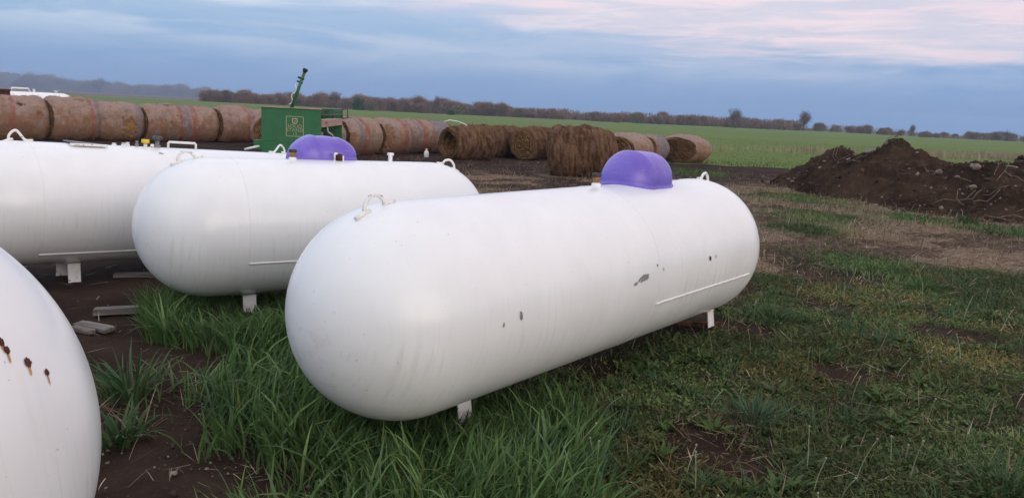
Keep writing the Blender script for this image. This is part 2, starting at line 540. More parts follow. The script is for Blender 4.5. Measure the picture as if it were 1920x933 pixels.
def ground_mat():
    m, t, b = new_mat('ground_cover')
    at = t.node('ShaderNodeAttribute', attribute_name='tone')
    sep = t.node('ShaderNodeSeparateColor', {0: at.outputs['Color']})
    green, straw, field = sep.outputs
    geo = t.node('ShaderNodeNewGeometry')
    P = geo.outputs['Position']
    n1 = t.noise(P, 1.3, 8, .62)
    n2 = t.noise(P, 9.0, 8, .65)
    n3 = t.noise(P, 55.0, 6, .65)
    soil = t.mix(t.smooth(n1, .3, .7), (.021, .0135, .0105), (.056, .036, .027))
    soil = t.mix(t.smooth(n3, .55, .8), soil, (.10, .07, .052))
    sv = t.noise(t.scalevec(P, (9, 34, 1)), 1.0, 7, .7, .8)
    strawc = t.mix(t.smooth(sv, .40, .62), (.075, .052, .036), (.33, .24, .155))
    grassc = t.mix(t.smooth(n2, .35, .68), (.026, .042, .017), (.058, .092, .032))
    c = t.mix(t.math('MULTIPLY', t.smooth(t.math('ADD', straw, t.math('MULTIPLY', t.math('SUBTRACT', n2, .5), .8)), .18, .55), .92), soil, strawc)
    c = t.mix(t.smooth(t.math('ADD', green, t.math('MULTIPLY', t.math('SUBTRACT', n2, .5), .9)), .35, .75), c, grassc)
    # green field: soft drilled rows and broad patches
    nf = t.noise(t.scalevec(P, (.035, .11, 1)), 1.0, 6, .6)
    nf2 = t.noise(t.scalevec(P, (.5, 1.6, 1)), 1.0, 6, .65)
    fc = t.mix(t.smooth(nf, .3, .7), (.112, .162, .046), (.150, .198, .064))
    fc = t.mix(t.math('MULTIPLY', t.smooth(nf2, .45, .75), .5), fc, (.080, .125, .034))
    c = t.mix(t.smooth(t.math('ADD', field, t.math('MULTIPLY', t.math('SUBTRACT', n2, .5), .5)), .35, .65), c, fc)
    # land past the tree row is pale ploughed earth
    dist = t.node('ShaderNodeVectorMath', {0: P}, operation='LENGTH').outputs['Value']
    c = t.mix(t.smooth(dist, 380, 460), c, (.15, .115, .09))
    t.set(b.inputs['Base Color'], c)
    b.inputs['Roughness'].default_value = .9
    b.inputs['Specular IOR Level'].default_value = .04
    bh = t.math('MULTIPLY_ADD', n2, .6, t.math('MULTIPLY', n3, .4))
    bp = t.node('ShaderNodeBump', {'Height': bh, 'Strength': .9, 'Distance': .04})
    t.l.new(bp.outputs[0], b.inputs['Normal'])
    return m


def dirt_pile_mat():
    m, t, b = new_mat('heaped_soil')
    geo = t.node('ShaderNodeNewGeometry'); P = geo.outputs['Position']
    n1 = t.noise(P, .9, 7, .62); n2 = t.noise(P, 7, 8, .68); n3 = t.noise(P, 38, 5, .65)
    c = t.mix(t.smooth(n1, .35, .68), (.022, .014, .0095), (.066, .041, .026))
    c = t.mix(t.math('MULTIPLY', t.smooth(n2, .5, .72), .7), c, (.11, .075, .053))
    c = t.mix(t.smooth(n3, .70, .80), c, (.17, .13, .10))
    t.set(b.inputs['Base Color'], c)
    b.inputs['Roughness'].default_value = .95
    b.inputs['Specular IOR Level'].default_value = .02
    bp = t.node('ShaderNodeBump', {'Height': t.math('MULTIPLY_ADD', n3, .4, n2), 'Strength': 1.0, 'Distance': .06})
    t.l.new(bp.outputs[0], b.inputs['Normal'])
    return m


def wood_mat():
    m, t, b = new_mat('weathered_wood')
    tc = t.node('ShaderNodeTexCoord')
    n = t.noise(t.scalevec(tc.outputs['Object'], (2, 40, 40)), 1.0, 6, .65)
    n2 = t.noise(tc.outputs['Object'], 4, 4, .6)
    c = t.mix(t.smooth(n, .32, .70), (.08, .066, .054), (.22, .195, .17))
    c = t.mix(t.math('MULTIPLY', t.smooth(n2, .5, .7), .6), c, (.06, .047, .038))
    t.set(b.inputs['Base Color'], c)
    b.inputs['Roughness'].default_value = .85
    bp = t.node('ShaderNodeBump', {'Height': n, 'Strength': .5, 'Distance': .004}); t.l.new(bp.outputs[0], b.inputs['Normal'])
    return m


def green_paint():
    m, t, b = new_mat('green_machine_paint')
    tc = t.node('ShaderNodeTexCoord')
    n = t.noise(tc.outputs['Object'], 3.0, 6, .6)
    v = t.scalevec(tc.outputs['Object'], (22, 22, 1.2))
    n2 = t.noise(v, 1.0, 5, .6)
    c = t.mix(t.smooth(n, .3, .7), (.020, .125, .042), (.028, .160, .058))
    c = t.mix(t.math('MULTIPLY', t.smooth(n2, .55, .8), .45), c, (.10, .14, .085))
    t.set(b.inputs['Base Color'], c)
    t.set(b.inputs['Roughness'], t.math('MULTIPLY_ADD', n, .25, .35))
    return m


M = dict(
    tank=tank_paint(), chipped=chipped_white(), purple=purple_plastic(), ground=ground_mat(), pile=dirt_pile_mat(),
    wood=wood_mat(), green=green_paint(),
    weld=simple_mat('painted_weld', (.80, .79, .77), .38, var=.06, scale=50, bump=.6),
    chip=simple_mat('bare_steel_chip', (.27, .265, .26), .55, .2, .5, 120),
    chip2=simple_mat('dark_chip', (.045, .038, .034), .6, .2, .4, 90),
    rust=simple_mat('rust', (.10, .045, .022), .9, 0, .5, 30, .2, .5),
    rustdrip=simple_mat('rust_stain', (.52, .27, .10), .7, 0, .2, 40),
    rustdark=simple_mat('dark_rust', (.085, .030, .020), .9, 0, .5, 40, .2, .5),
    brass=simple_mat('old_brass', (.42, .22, .075), .4, .7, .3, 60),
    black=simple_mat('black_rubber', (.012, .012, .013), .7, 0, .3, 40),
    darkbrown=simple_mat('dark_brown_cap', (.035, .024, .018), .6, 0, .3, 40),
    yellow=simple_mat('yellow_cap', (.75, .50, .02), .45, 0, .12, 40),
    grey=simple_mat('grey_metal', (.22, .22, .22), .5, .5, .25, 30),
    darkgrey=simple_mat('dark_grey_metal', (.07, .075, .07), .55, .3, .3, 30),
    gold=simple_mat('cream_decal', (.44, .41, .23), .6, 0, .08, 40),
    pinkbeam=simple_mat('faded_pink_beam', (.40, .27, .215), .7, 0, .25, 9),
    white=simple_mat('white_plastic', (.75, .75, .73), .45, 0, .08, 20),
    red=simple_mat('faded_red', (.35, .06, .045), .6, 0, .2, 30),
    stone=simple_mat('pale_stone', (.20, .16, .12), .9, 0, .35, 18, .2, .8),
    greystone=simple_mat('grey_concrete', (.24, .23, .22), .9, 0, .3, 14, .2, .8),
    stick=simple_mat('dead_stick', (.17, .125, .09), .9, 0, .4, 20, .2),
    blade=tone_mat('grass_blade', .6, .16, 40, .18, .22),
    leaf=tone_mat('weed_leaf', .7, .12, 60, .2, .18),
    straw=tone_mat('dry_straw', .85, .15, 40, .25),
    hay=tone_mat('hay_surface', .95, .05, 17, .55, bump=1.0),
    bark=simple_mat('bark', (.11, .085, .066), .95, 0, .3, 6, .1),
    twig=tone_mat('bare_twig', .95, .05, 2, .3),
    hill=simple_mat('distant_hill', (.07, .065, .05), 1.0, 0, .4, .02, .0),
)


# ------------------------------------------------------------------ ground
def build_ground():
    rr = [0.4]
    while rr[-1] < 1900:
        rr.append(rr[-1] * 1.0185 + .004)
    rr = np.array(rr)
    a = np.concatenate([np.arange(-62, 62, .45), np.arange(62, 298, 3.0)])
    a = np.radians(a)
    nr, na = len(rr), len(a)
    X = rr[:, None] * np.sin(a)[None]; Y = rr[:, None] * np.cos(a)[None]
    g, s, f = cover(X, Y)
    Z = ground_z(X, Y)
    Z = Z + (fbm(X * 9, Y * 9, 77, 3) - .5) * .03 * (1 - sstep(np.hypot(X, Y), 12, 30))
    V = np.stack([X, Y, Z], -1).reshape(-1, 3)
    C = np.stack([g, s, f], -1).reshape(-1, 3)
    i = np.arange(nr - 1)[:, None] * na; j = np.arange(na)[None]; j2 = (j + 1) % na
    Q = np.stack([i + j, i + na + j, i + na + j2, i + j2], -1).reshape(-1, 4)
    c = len(V); V = np.concatenate([V, [[0, 0, 0]]]); C = np.concatenate([C, [[0.5, 0, 0]]])
    jj = np.arange(na)
    T = np.stack([np.full(na, c), jj, (jj + 1) % na], 1)
    o = np_mesh('ground', V, [Q, T], M['ground'], smooth=True, colors=C)
    tag(o, 'dark soil, stubble, weedy grass and green field running to the tree row', kind='structure')


build_ground()


# ------------------------------------------------------------------ tanks
def tank_axis(A, yaw, slope):
    d = Vector((math.sin(yaw), math.cos(yaw), slope)).normalized()
    return d


def make_tank(label, A, yaw, slope, L, R=.52, legs=((.33, .15), (-.3, .15)), seams=(), longs=(), lugs=(-.19, .19), group='white propane tanks', leg_foot=None):
    """A: centre of the first head; local X runs along the tank, local Z up, origin at A"""
    root = thing('propane_tank', label, 'tank', group=group)
    d = tank_axis(A, yaw, slope)
    zax = Vector((0, 0, 1)) - d * d.z; zax.normalize()
    yax = zax.cross(d)
    MW = Matrix(((d.x, yax.x, zax.x, A[0]), (d.y, yax.y, zax.y, A[1]), (d.z, yax.z, zax.z, A[2]), (0, 0, 0, 1)))
    root.matrix_world = MW
    # shell: capsule with heads a touch fuller than a hemisphere
    prof = []
    nh = 26
    for k in range(nh + 1):
        t = math.pi / 2 * k / nh
        prof.append((-R * math.cos(t), R * math.sin(t)))
    for k in range(1, 14):
        prof.append((L * k / 14, R))
    for k in range(nh, -1, -1):
        t = math.pi / 2 * k / nh
        prof.append((L + R * math.cos(t), R * math.sin(t)))
    prof[0] = (prof[0][0], 1e-4); prof[-1] = (prof[-1][0], 1e-4)
    seg = 112
    ang = np.linspace(0, 2 * np.pi, seg, endpoint=False)
    V = np.concatenate([np.stack([np.full(seg, px), pr * np.cos(ang), pr * np.sin(ang)], 1) for px, pr in prof])
    n = len(prof); i = np.arange(n - 1)[:, None] * seg; j = np.arange(seg)[None]; j2 = (j + 1) % seg
    Q = np.stack([i + j, i + seg + j, i + seg + j2, i + j2], -1).reshape(-1, 4)
    np_mesh('shell', V, Q[:, ::-1], M['tank'], root, smooth=True)

    def surf(x, a, off=0.0):
        """point on the shell; a = angle from the top towards local -Y (the camera's side)"""
        if x < 0: r = math.sqrt(max(R * R - x * x, 0))
        elif x > L: r = math.sqrt(max(R * R - (x - L) ** 2, 0))
        else: r = R
        r += off
        return (x, -r * math.sin(a), r * math.cos(a))
    for sx in seams:
        pts = [surf(sx, 2 * math.pi * k / 72, 0.0) for k in range(73)]
        tube_obj('weld_seam', pts, .0022, M['tank'], root, 6)
    for x0, x1, a in longs:
        pts = [surf(x0 + (x1 - x0) * k / 30, a + .002 * math.sin(k * 2.1), .001) for k in range(31)]
        tube_obj('weld_seam', pts, .0075, M['weld'], root, 6)
    # legs: bent strip, foot plate welded under the belly then down to the ground
    for li, (lx, ly) in enumerate([(legs[0][0], legs[0][1]), (legs[0][0], -legs[0][1]), (L + legs[1][0], legs[1][1]), (L + legs[1][0], -legs[1][1])]):
        rr = R if 0 <= lx <= L else math.sqrt(R * R - min(abs(lx), abs(lx - L)) ** 2)
        sgn = 1 if ly > 0 else -1
        yy = -ly                                            # local -Y is towards the camera
        ztop = -math.sqrt(max(rr * rr - (abs(ly) - .07) ** 2, .05)) + .006
        wp = MW @ Vector((lx, yy, 0))
        gz = float(ground_z(np.array([wp.x]), np.array([wp.y]))[0]) - .02
        if leg_foot and li in leg_foot: gz = leg_foot[li]
        foot = gz - wp.z
        bm = bmesh.new()
        wdt = .10; th = .009
        sgy = -1 if yy < 0 else 1
        add_box(bm, (lx, yy - sgy * .045, ztop - .006), (wdt, .10, th), None, .002)
        tilt = Matrix.Rotation(sgy * R_(9), 3, 'X')
        h = ztop - foot
        add_box(bm, (lx, yy + sgy * .004, ztop - h / 2 - .004), (wdt, th, h), tilt, .002)
        bm_obj('leg', bm, M['chipped'], root)
    # lifting lugs: bent rod on two pads
    for k, lx in enumerate((lugs[0], L + lugs[1])):
        s = -1 if k == 0 else 1
        b0 = lx if k == 0 else lx
        outer = Vector(surf(b0 + s * .055, 0)); inner = Vector(surf(b0 - s * .075, 0))
        up = Vector((0, 0, 1))
        pts = [outer + up * .004, outer + up * .03 + Vector((s * .004, 0, 0)), outer + up * .062 - Vector((s * .012, 0, 0)),
               outer + up * .083 - Vector((s * .035, 0, 0)), outer + up * .088 - Vector((s * .058, 0, 0)),
               inner + up * .035 + Vector((s * .035, 0, 0)), inner + up * .012 + Vector((s * .018, 0, 0)), inner + up * .006]
        P = np.array([tuple(p) for p in pts])
        t = np.linspace(0, len(P) - 1, 26)
        P = np.stack([np.interp(t, np.arange(len(P)), P[:, c]) for c in range(3)], 1)
        for _ in range(2):
            P[1:-1] = (P[:-2] + 2 * P[1:-1] + P[2:]) / 4
        lug = tube_obj('lifting_lug', P, .0105, M['chipped'], root, 8)
        tube_obj('lug_pad', [outer + Vector((s * .05, 0, -.018)), outer + Vector((0, 0, .006)), outer + Vector((-s * .03, 0, .012))], .012, M['chipped'], lug, 8)
        tube_obj('lug_pad', [inner + Vector((s * .02, 0, .0)), inner + Vector((-s * .045, 0, .008))], .012, M['chipped'], lug, 8)
    return root, surf, MW


def ragged_patch(name, root, surf, x, a, lx, la, mat, R=.52, shear=0.0, seed=0, thr=.45, off=.0014):
    """flaked paint: small faces that follow the curved shell, with a torn outline"""
    nx, ny = 44, 44
    V, F, idx = [], [], {}
    def vid(i, j):
        if (i, j) not in idx:
            u = (i / nx - .5) * 2; v = (j / ny - .5) * 2
            idx[(i, j)] = len(V)
            V.append(surf(x + u * lx / 2 + v * shear, a + v * la / 2 / R, off))
        return idx[(i, j)]
    for i in range(nx):
        for j in range(ny):
            u = (i + .5) / nx * 2 - 1; v = (j + .5) / ny * 2 - 1
            q = float(fbm(np.array([i * .30 + seed * 7.1]), np.array([j * .11 + seed * 3.3]), 50 + seed, 4)[0])
            if 1 - (u * u + v * v) > (1 - q) * 2 * thr + .05 * (1 if thr < .5 else 0):
                F.append((vid(i, j), vid(i, j + 1), vid(i + 1, j + 1), vid(i + 1, j)))
    if F:
        return np_mesh(name, np.array(V), np.array(F), mat, root)


def make_dome(root, x, R=.52, L=.58, W=.42, H=.225, tilt=0.0, y0=0.0):
    """moulded two-lobed lid with a saddle across the middle and a lipped skirt"""
    nu, nv = 72, 40
    V = []
    for j in range(nv + 1):
        ph = math.pi / 2 * j / nv                      # 0 skirt .. pi/2 crown
        for i in range(nu):
            th = 2 * math.pi * i / nu
            ex = 2.5
            c, s = math.cos(th), math.sin(th)
            rr = (abs(c) ** ex + abs(s) ** ex) ** (-1 / ex)
            zt = math.sin(ph) ** .75
            k = max(1 - zt ** 2.3, 0) ** (1 / 2.05)
            px = L / 2 * rr * c * k
            py = W / 2 * rr * s * k
            pz = H * zt
            u = px / (L / 2)
            sad = float(sstep(u, -.40, -.20) * sstep(-u, -.46, -.28))
            pz *= 1 - .085 * sad * math.sin(ph) ** 1.5
            pz *= 1 - .05 * float(sstep(u, .1, .6)) * math.sin(ph)
            py *= 1 - .05 * sad * math.cos(ph)
            V.append((px, py, pz))
    # base follows the shell with a small gap, skirt lip flares out
    V = np.array(V)
    sh = R - np.sqrt(np.maximum(R * R - (V[:, 1] + y0) ** 2, 0))
    fall = 1 - V[:, 2] / H
    V[:, 2] = V[:, 2] - sh * fall + .012 * fall
    lip = V[:nu].copy(); lip[:, 0] *= 1.03; lip[:, 1] *= 1.035; lip[:, 2] -= .004
    lip2 = lip.copy(); lip2[:, 2] -= .009
    lip3 = V[:nu].copy(); lip3[:, 0] *= .985; lip3[:, 1] *= .985; lip3[:, 2] -= .012
    A = np.concatenate([lip3, lip2, lip, V])
    n = len(A) // nu
    i = np.arange(n - 1)[:, None] * nu; j = np.arange(nu)[None]; j2 = (j + 1) % nu
    Q = np.stack([i + j, i + j2, i + nu + j2, i + nu + j], -1).reshape(-1, 4)
    A = A.copy()
    ct, st = math.cos(tilt), math.sin(tilt)
    y = A[:, 1] * ct - A[:, 2] * st; z = A[:, 1] * st + A[:, 2] * ct
    A[:, 1], A[:, 2] = y, z
    A = A + np.array([x, y0, R])
    dm = np_mesh('valve_dome', A, Q, M['purple'], root, smooth=True)
    return dm


def gauge(root, x, y, R=.52):
    z = math.sqrt(R * R - y * y)
    g = lathe_obj('relief_valve', [(.030, -.01), (.030, .014), (.022, .016), (.022, .02)], M['tank'], root, (x, y, z))
    lathe_obj('brass_body', [(.022, .0), (.022, .028), (.026, .030), (.026, .036)], M['brass'], g, (x, y, z + .02), 12)
    lathe_obj('rain_cap', [(.029, .0), (.031, .003), (.031, .020), (.026, .024)], M['darkbrown'], g, (x, y, z + .056))


# nearest tank
t1, s1, m1 = make_tank('nearest whole white tank, with scuffed paint patches along its side, on lush grass', (-.53, 3.59, CAM_H - .952), .680, 0.0, 3.04,
                       legs=((.36, .13), (.08, .19)), seams=(1.62,), longs=((1.62, 3.03, math.pi / 2 + .27),), lugs=(-.16, .16),
                       leg_foot={2: CAM_H - 1.575})
dome1 = make_dome(t1, 2.225, H=.235, tilt=R_(2), y0=.045)
gauge(t1, 1.70, .03)
for (x, a, lx, la, mt, sh, sd, th) in [
        (.292, 1.52, .034, .056, 'chip', .002, 1, .42), (.167, 1.563, .016, .032, 'chip', .0, 2, .5),
        (1.43, 1.475, .17, .062, 'chip', -.02, 3, .52), (1.335, 1.517, .075, .03, 'chip', -.01, 4, .62),
        (1.59, 1.37, .018, .018, 'chip2', 0, 5, .35), (1.66, 1.43, .016, .03, 'chip', 0, 6, .5),
        (2.30, 1.446, .055, .05, 'chip2', .004, 7, .62), (2.386, 1.443, .02, .04, 'chip', 0, 8, .6)]:
    ragged_patch('paint_chip', t1, s1, x, a, lx, la, M[mt], shear=sh, seed=sd, thr=th)
ragged_patch('grease_stain', t1, s1, 2.78, -.1, .30, .10, M['chip2'], seed=12, thr=.75)

# second tank
t2, s2, m2 = make_tank('short white tank standing between the scuffed tank and the tank with opened fittings', (-2.275, 5.715, CAM_H - .952), .951, -.017, 1.86,
                       legs=((.26, .15), (-.26, .15)), seams=(.155,), longs=((.155, 1.72, math.pi / 2 + .39),), lugs=(-.16, .19))
make_dome(t2, .94, H=.205, W=.38, y0=.185)
gauge(t2, .62, -.03)
# filler post and latch that stand in front of the lid
bm = bmesh.new()
zz = .52
add_box(bm, (1.475, 0, zz + .03), (.028, .028, .07), None, .004)
add_box(bm, (1.475, 0, zz + .062), (.046, .04, .022), None, .004)
bm_obj('filler_post', bm, M['chipped'], t2)
lt = bmesh.new()
zl = math.sqrt(.52 ** 2 - .05 ** 2) - .012
add_box(lt, (.957, -.05, zl + .036), (.014, .018, .07), None, .008)
add_box(lt, (1.03, -.05, zl + .028), (.012, .018, .055), None, .005)
add_box(lt, (.967, -.05, zl + .070), (.030, .016, .016), None, .006)
add_box(lt, (.993, -.05, zl + .004), (.10, .022, .012), None, .003)
bm_obj('latch', lt, M['chipped'], t2)
lathe_obj('latch_shadow', [(.024, -.03), (.024, .03)], M['rustdark'], t2, (1.005, -.03, zl + .036), 12)  # dark drum modelled in place of the shadow between the latch prongs

# third tank
t3, s3, m3 = make_tank('white tank with its valve lid off and a yellow cap among the bare fittings', (-4.169, 6.371, CAM_H - .943), .748, -.047, 2.46,
                       legs=((.42, .15), (-.3, .15)), seams=(.09,), longs=((.09, 2.40, math.pi / 2 + .82),), lugs=(.03, -.02))
bm = bmesh.new(); add_box(bm, (.54, -.02, .528), (.27, .24, .012), Matrix.Rotation(R_(4), 3, 'Y'), .003)
lidf = bm_obj('hatch_plate', bm, M['grey'], t3)
box_obj('hatch_rim', (.535, -.15, .518), (.30, .022, .022), M['chipped'], t3)
for k, (x, y, h, r, mt) in enumerate([(.80, .02, .02, .02, 'chipped'), (.865, -.03, .026, .024, 'white'), (.92, .03, .032, .018, 'chipped'), (.985, -.01, .05, .016, 'grey')]):
    lathe_obj('valve', [(r, -.03), (r, h * .5), (r * .6, h * .55), (r * .6, h * .8), (r * .9, h * .82), (r * .9, h)], M[mt], t3, (x, y, .52), 12)
yc = lathe_obj('valve_stem', [(.016, -.03), (.016, .03)], M['white'], t3, (1.066, 0, .52), 12)
lathe_obj('yellow_cap', [(.033, .0), (.035, .004), (.035, .03), (.031, .035)], M['yellow'], yc, (1.066, 0, .553))
rg = lathe_obj('regulator_body', [(.03, -.03), (.03, .02), (.018, .022), (.018, .05), (.024, .052), (.024, .066)], M['grey'], t3, (1.172, 0, .52), 14)
lathe_obj('regulator_cap', [(.042, .0), (.045, .006), (.042, .028), (.028, .038)], M['darkgrey'], rg, (1.172, 0, .588))
lathe_obj('fill_valve', [(.016, -.02), (.016, .03), (.010, .034)], M['chipped'], t3, (1.115, -.03, .515), 10)
hp = [(1.275, 0, .50), (1.275, 0, .565), (1.285, 0, .575), (1.53, 0, .575), (1.54, 0, .565), (1.54, 0, .50)]
tube_obj('grab_handle', hp, .0115, M['white'], t3, 8)
ragged_patch('paint_chip', t3, s3, 1.28, 1.0, .04, .02, M['chip2'], seed=21, thr=.6)
ragged_patch('paint_chip', t3, s3, 1.12, .42, .10, .05, M['chip'], seed=22, thr=.72)

# fourth tank, cut by the left edge of the picture
dyaw = .68
_L4 = 1.86
_s4 = .055
_R4 = .62
_A4 = (-1.506 - _L4 * math.sin(dyaw), 1.450 - _L4 * math.cos(dyaw), CAM_H - .793 - _L4 * _s4)
t4, s4, m4 = make_tank('closest white tank end, with rust spots on its rounded head', _A4, dyaw, _s4, _L4, _R4, legs=((.26, .15), (-.26, .15)), seams=(), longs=())


def rust_spots():
    # on the head that faces the second tank; given as world points on the shell
    inv = m4.inverted()
    for k, (p, sz, dr) in enumerate(RUST):
        q = inv @ Vector(p)
        x = q.x; a = math.atan2(-q.y, q.z)
        rr = math.sqrt(max(_R4 ** 2 - max(x - _L4, 0) ** 2, 0))
        ragged_patch('rust_stain', t4, s4, x, a + (sz * .9 + dr * .5), sz * .40, sz * 1.1 + dr, M['rustdrip'], R=_R4, seed=33 + k, thr=.40, off=.0012)
        ragged_patch('rust_spot', t4, s4, x, a, sz * 1.0, sz * 1.7, M['rustdark'], R=_R4, seed=30 + k, thr=.40, off=.0024)


RUST = [((-.972, 1.424, 1.140), .018, .006), ((-.962, 1.425, 1.124), .016, .026), ((-.944, 1.458, 1.089), .020, .022), ((-.932, 1.497, 1.056), .015, .030)]


# ------------------------------------------------------------------ round bales
HAY = dict(net=(.30, .215, .175), netlow=(.25, .145, .09), red=(.27, .105, .080), blue=(.165, .165, .195), brown=(.140, .082, .052), dark=(.070, .037, .021), face=(.165, .090, .044), gold=(.26, .155, .065), grey=(.255, .220, .205))


def make_bale(label, x, y, rz, wid, hgt, dia=None, style='net', stripes=(), hole=0.0, seed=0, tears=(), face=None, fuzz=500, tilt=0.0, top_z=None):
    """round bale; local X is the axis. stripes: (position -1..1, half width, colour key)"""
    dia = dia or hgt
    gz = float(ground_z(np.array([x]), np.array([y]))[0])
    root = thing('hay_bale', label, 'hay bale', (x, y, gz - .03), rz, 'round hay bales in the yard')
    if tilt:
        root.rotation_euler = (0, tilt, rz)
    rng = np.random.default_rng(100 + seed)
    ry, rzz = dia / 2, hgt / 2 * 1.02
    nx, na = 60, 128
    xs = np.linspace(-1, 1, nx)
    an = np.linspace(0, 2 * np.pi, na, endpoint=False)
    XX, AA = np.meshgrid(xs, an, indexing='ij')
    edge = 1 - (.20 if style == 'net' else .14) * np.clip((np.abs(XX) - .60) / .40, 0, 1) ** 2.8
    rough = 1.0 if style == 'net' else 1.5
    nz = (fbm(XX * 2.2 + seed * 5.3, np.cos(AA) * 2.3 + np.sin(AA) * 1.7 + seed, 60 + seed, 4) - .5) * .17 * (1.0 if style == 'net' else 1.6)
    nz += (fbm(XX * 9 + seed, AA * 9, 90 + seed, 3) - .5) * .028 * rough
    if style != 'net':
        nz += (fbm(XX * 20 + seed, AA * 4, 95 + seed, 3) - .5) * .03
    r = edge * (1 + nz)
    Yb = ry * r * np.cos(AA); Zb = rzz * r * np.sin(AA)
    Zb = np.where(Zb < -.90 * rzz, -.90 * rzz + (Zb + .90 * rzz) * .25, Zb)
    sag = np.clip(-Zb / rzz, 0, 1) ** 2 * .06
    Yb = Yb * (1 + sag)
    Xb = XX * wid / 2 * (1 + (fbm(AA * 2 + seed, XX * 0, 70 + seed, 3) - .5) * .06)
    z0 = -Zb.min()
    V = np.stack([Xb, Yb, Zb + z0], -1)
    # colours
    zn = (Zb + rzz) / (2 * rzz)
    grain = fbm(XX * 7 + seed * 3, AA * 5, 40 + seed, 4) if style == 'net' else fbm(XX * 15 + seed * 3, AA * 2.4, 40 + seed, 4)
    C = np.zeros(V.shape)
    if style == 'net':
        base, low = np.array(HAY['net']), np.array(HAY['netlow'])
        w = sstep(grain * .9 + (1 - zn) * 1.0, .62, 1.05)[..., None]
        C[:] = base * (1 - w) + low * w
        bl = sstep(fbm(XX * 3 + seed, AA * 2.2 + 3, 55 + seed, 4), .52, .66)[..., None]
        C = C * (1 - .42 * bl) + np.array(HAY['grey']) * .42 * bl
        for p, hw, key in stripes:
            wob = (fbm(AA * 2, XX * 2 + seed, 44 + seed, 3) - .5) * .10
            m = (sstep(hw - np.abs(XX - p + wob), -.03, .05) * sstep(grain, .22, .42))[..., None]
            C = C * (1 - .72 * m) + np.array(HAY[key]) * .72 * m
    else:
        b, d, g = np.array(HAY['brown']), np.array(HAY['dark']), np.array(HAY['gold'])
        w = sstep(grain, .35, .62)[..., None]
        C[:] = d * (1 - w) + b * w
        w2 = sstep(fbm(XX * 19 + seed, AA * 2, 47 + seed, 4), .54, .74)[..., None]
        C = C * (1 - .35 * w2) + g * .35 * w2
    for tx, ta, tw, th, key in tears:              # holes torn in the wrap
        m = sstep(1 - np.hypot((XX - tx) / tw, (((AA - ta + np.pi) % (2 * np.pi)) - np.pi) / th) + (fbm(XX * 11 + seed, AA * 8, 140 + seed, 4) - .5) * 2.6, .05, .3)
        V[..., 0] += (m * (fbm(XX * 30, AA * 20, 150, 2) - .5) * .08)
        C = C * (1 - m[..., None]) + np.array(HAY[key]) * m[..., None]
        V[..., 1] -= m * .05 * np.cos(AA); V[..., 2] -= m * .05 * np.sin(AA)
    i = np.arange(nx - 1)[:, None] * na; j = np.arange(na)[None]; j2 = (j + 1) % na
    Q = np.stack([i + j, i + j2, i + na + j2, i + na + j], -1).reshape(-1, 4)
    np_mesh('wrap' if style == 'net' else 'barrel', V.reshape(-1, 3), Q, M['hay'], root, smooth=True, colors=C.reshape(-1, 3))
    # end faces: coiled layers
    for s in (-1, 1):
        rim = V[0] if s < 0 else V[-1]
        cen = rim.mean(0)
        nrg = 26
        t = np.linspace(1, 0, nrg)[:, None]
        aa = an[None]
        P = cen[None, None] + (rim[None] - cen[None, None]) * t[..., None]
        spiral = np.sin((t * 8.5 + aa / (2 * np.pi)) * 2 * np.pi + 3 * (fbm(t * 4 + aa * 0, aa * 1.5 + t * 0, 71 + seed, 3) - .5))
        dep = spiral * .022 + (fbm(t * 7 + aa * 0, np.cos(aa) * 4 + t * 0 + seed, 73 + seed, 4) - .5) * .13
        bulge = (1 - t ** 2) * (.05 if hole == 0 else 0)
        pit = -hole * sstep(.80 - t, 0, .35) if hole > 0 else 0
        P[..., 0] += s * ((dep * np.clip((1 - t) * 6, 0, 1)) + bulge * .8 + pit)
        f = np.array(HAY[face or 'face']); dk = np.array(HAY['dark']); gd = np.array(HAY['gold'])
        w = sstep(spiral * .35 + fbm(t * 9 + aa * 0, np.cos(aa) * 6 + np.sin(aa) * 5 + t * 0, 79 + seed, 4), .2, .85)[..., None]
        C2 = dk * (1 - w) + f * w
        w3 = sstep(fbm(t * 14 + aa * 0, aa * 4 + t * 0, 83 + seed, 3), .58, .75)[..., None]
        C2 = C2 * (1 - .6 * w3) + gd * .6 * w3
        k = np.arange(nrg - 1)[:, None] * na
        Q2 = np.stack([k + j, k + j2, k + na + j2, k + na + j], -1).reshape(-1, 4)
        if s > 0: Q2 = Q2[:, ::-1]
        np_mesh('end_face', P.reshape(-1, 3), Q2, M['hay'], root, smooth=True, colors=C2.reshape(-1, 3))
    # loose stems standing off the surface
    if fuzz:
        n = fuzz
        ii = rng.integers(0, nx, n); jj = rng.integers(0, na, n)
        P = V[ii, jj]
        nrm = np.stack([rng.normal(0, .5, n), np.cos(an[jj]), np.sin(an[jj])], 1)
        dr = nrm * .45 + rng.normal(0, .75, (n, 3))
        dr /= np.linalg.norm(dr, axis=1, keepdims=True)
        ln = rng.uniform(.05, .16, n) * (1 if style == 'net' else 1.15)
        sd = np.cross(dr, rng.normal(0, 1, (n, 3))); sd /= np.linalg.norm(sd, axis=1, keepdims=True)
        w = .006
        VV = np.stack([P - sd * w, P + sd * w, P + dr * ln[:, None]], 1).reshape(-1, 3)
        TT = np.arange(3 * n).reshape(n, 3)
        key = [HAY['net'], HAY['gold'], HAY['netlow']] if style == 'net' else [HAY['brown'], HAY['gold'], HAY['dark']]
        CC = np.repeat(np.array(key)[rng.integers(0, 3, n)] * rng.uniform(.7, 1.2, (n, 1)), 3, axis=0)
        tag(np_mesh('loose_hay', VV, TT, M['straw'], root, colors=CC), kind='stuff')
    return root


Q90 = math.pi / 2
UP = math.pi / 2
CF = -math.pi / 2 + .9      # angle on the barrel that faces the camera, above mid height (local +Y is away)


def yaw_to_rz(deg):
    """axis heading in degrees clockwise from +Y  ->  rotation of local X about Z"""
    return R_(90 - deg)


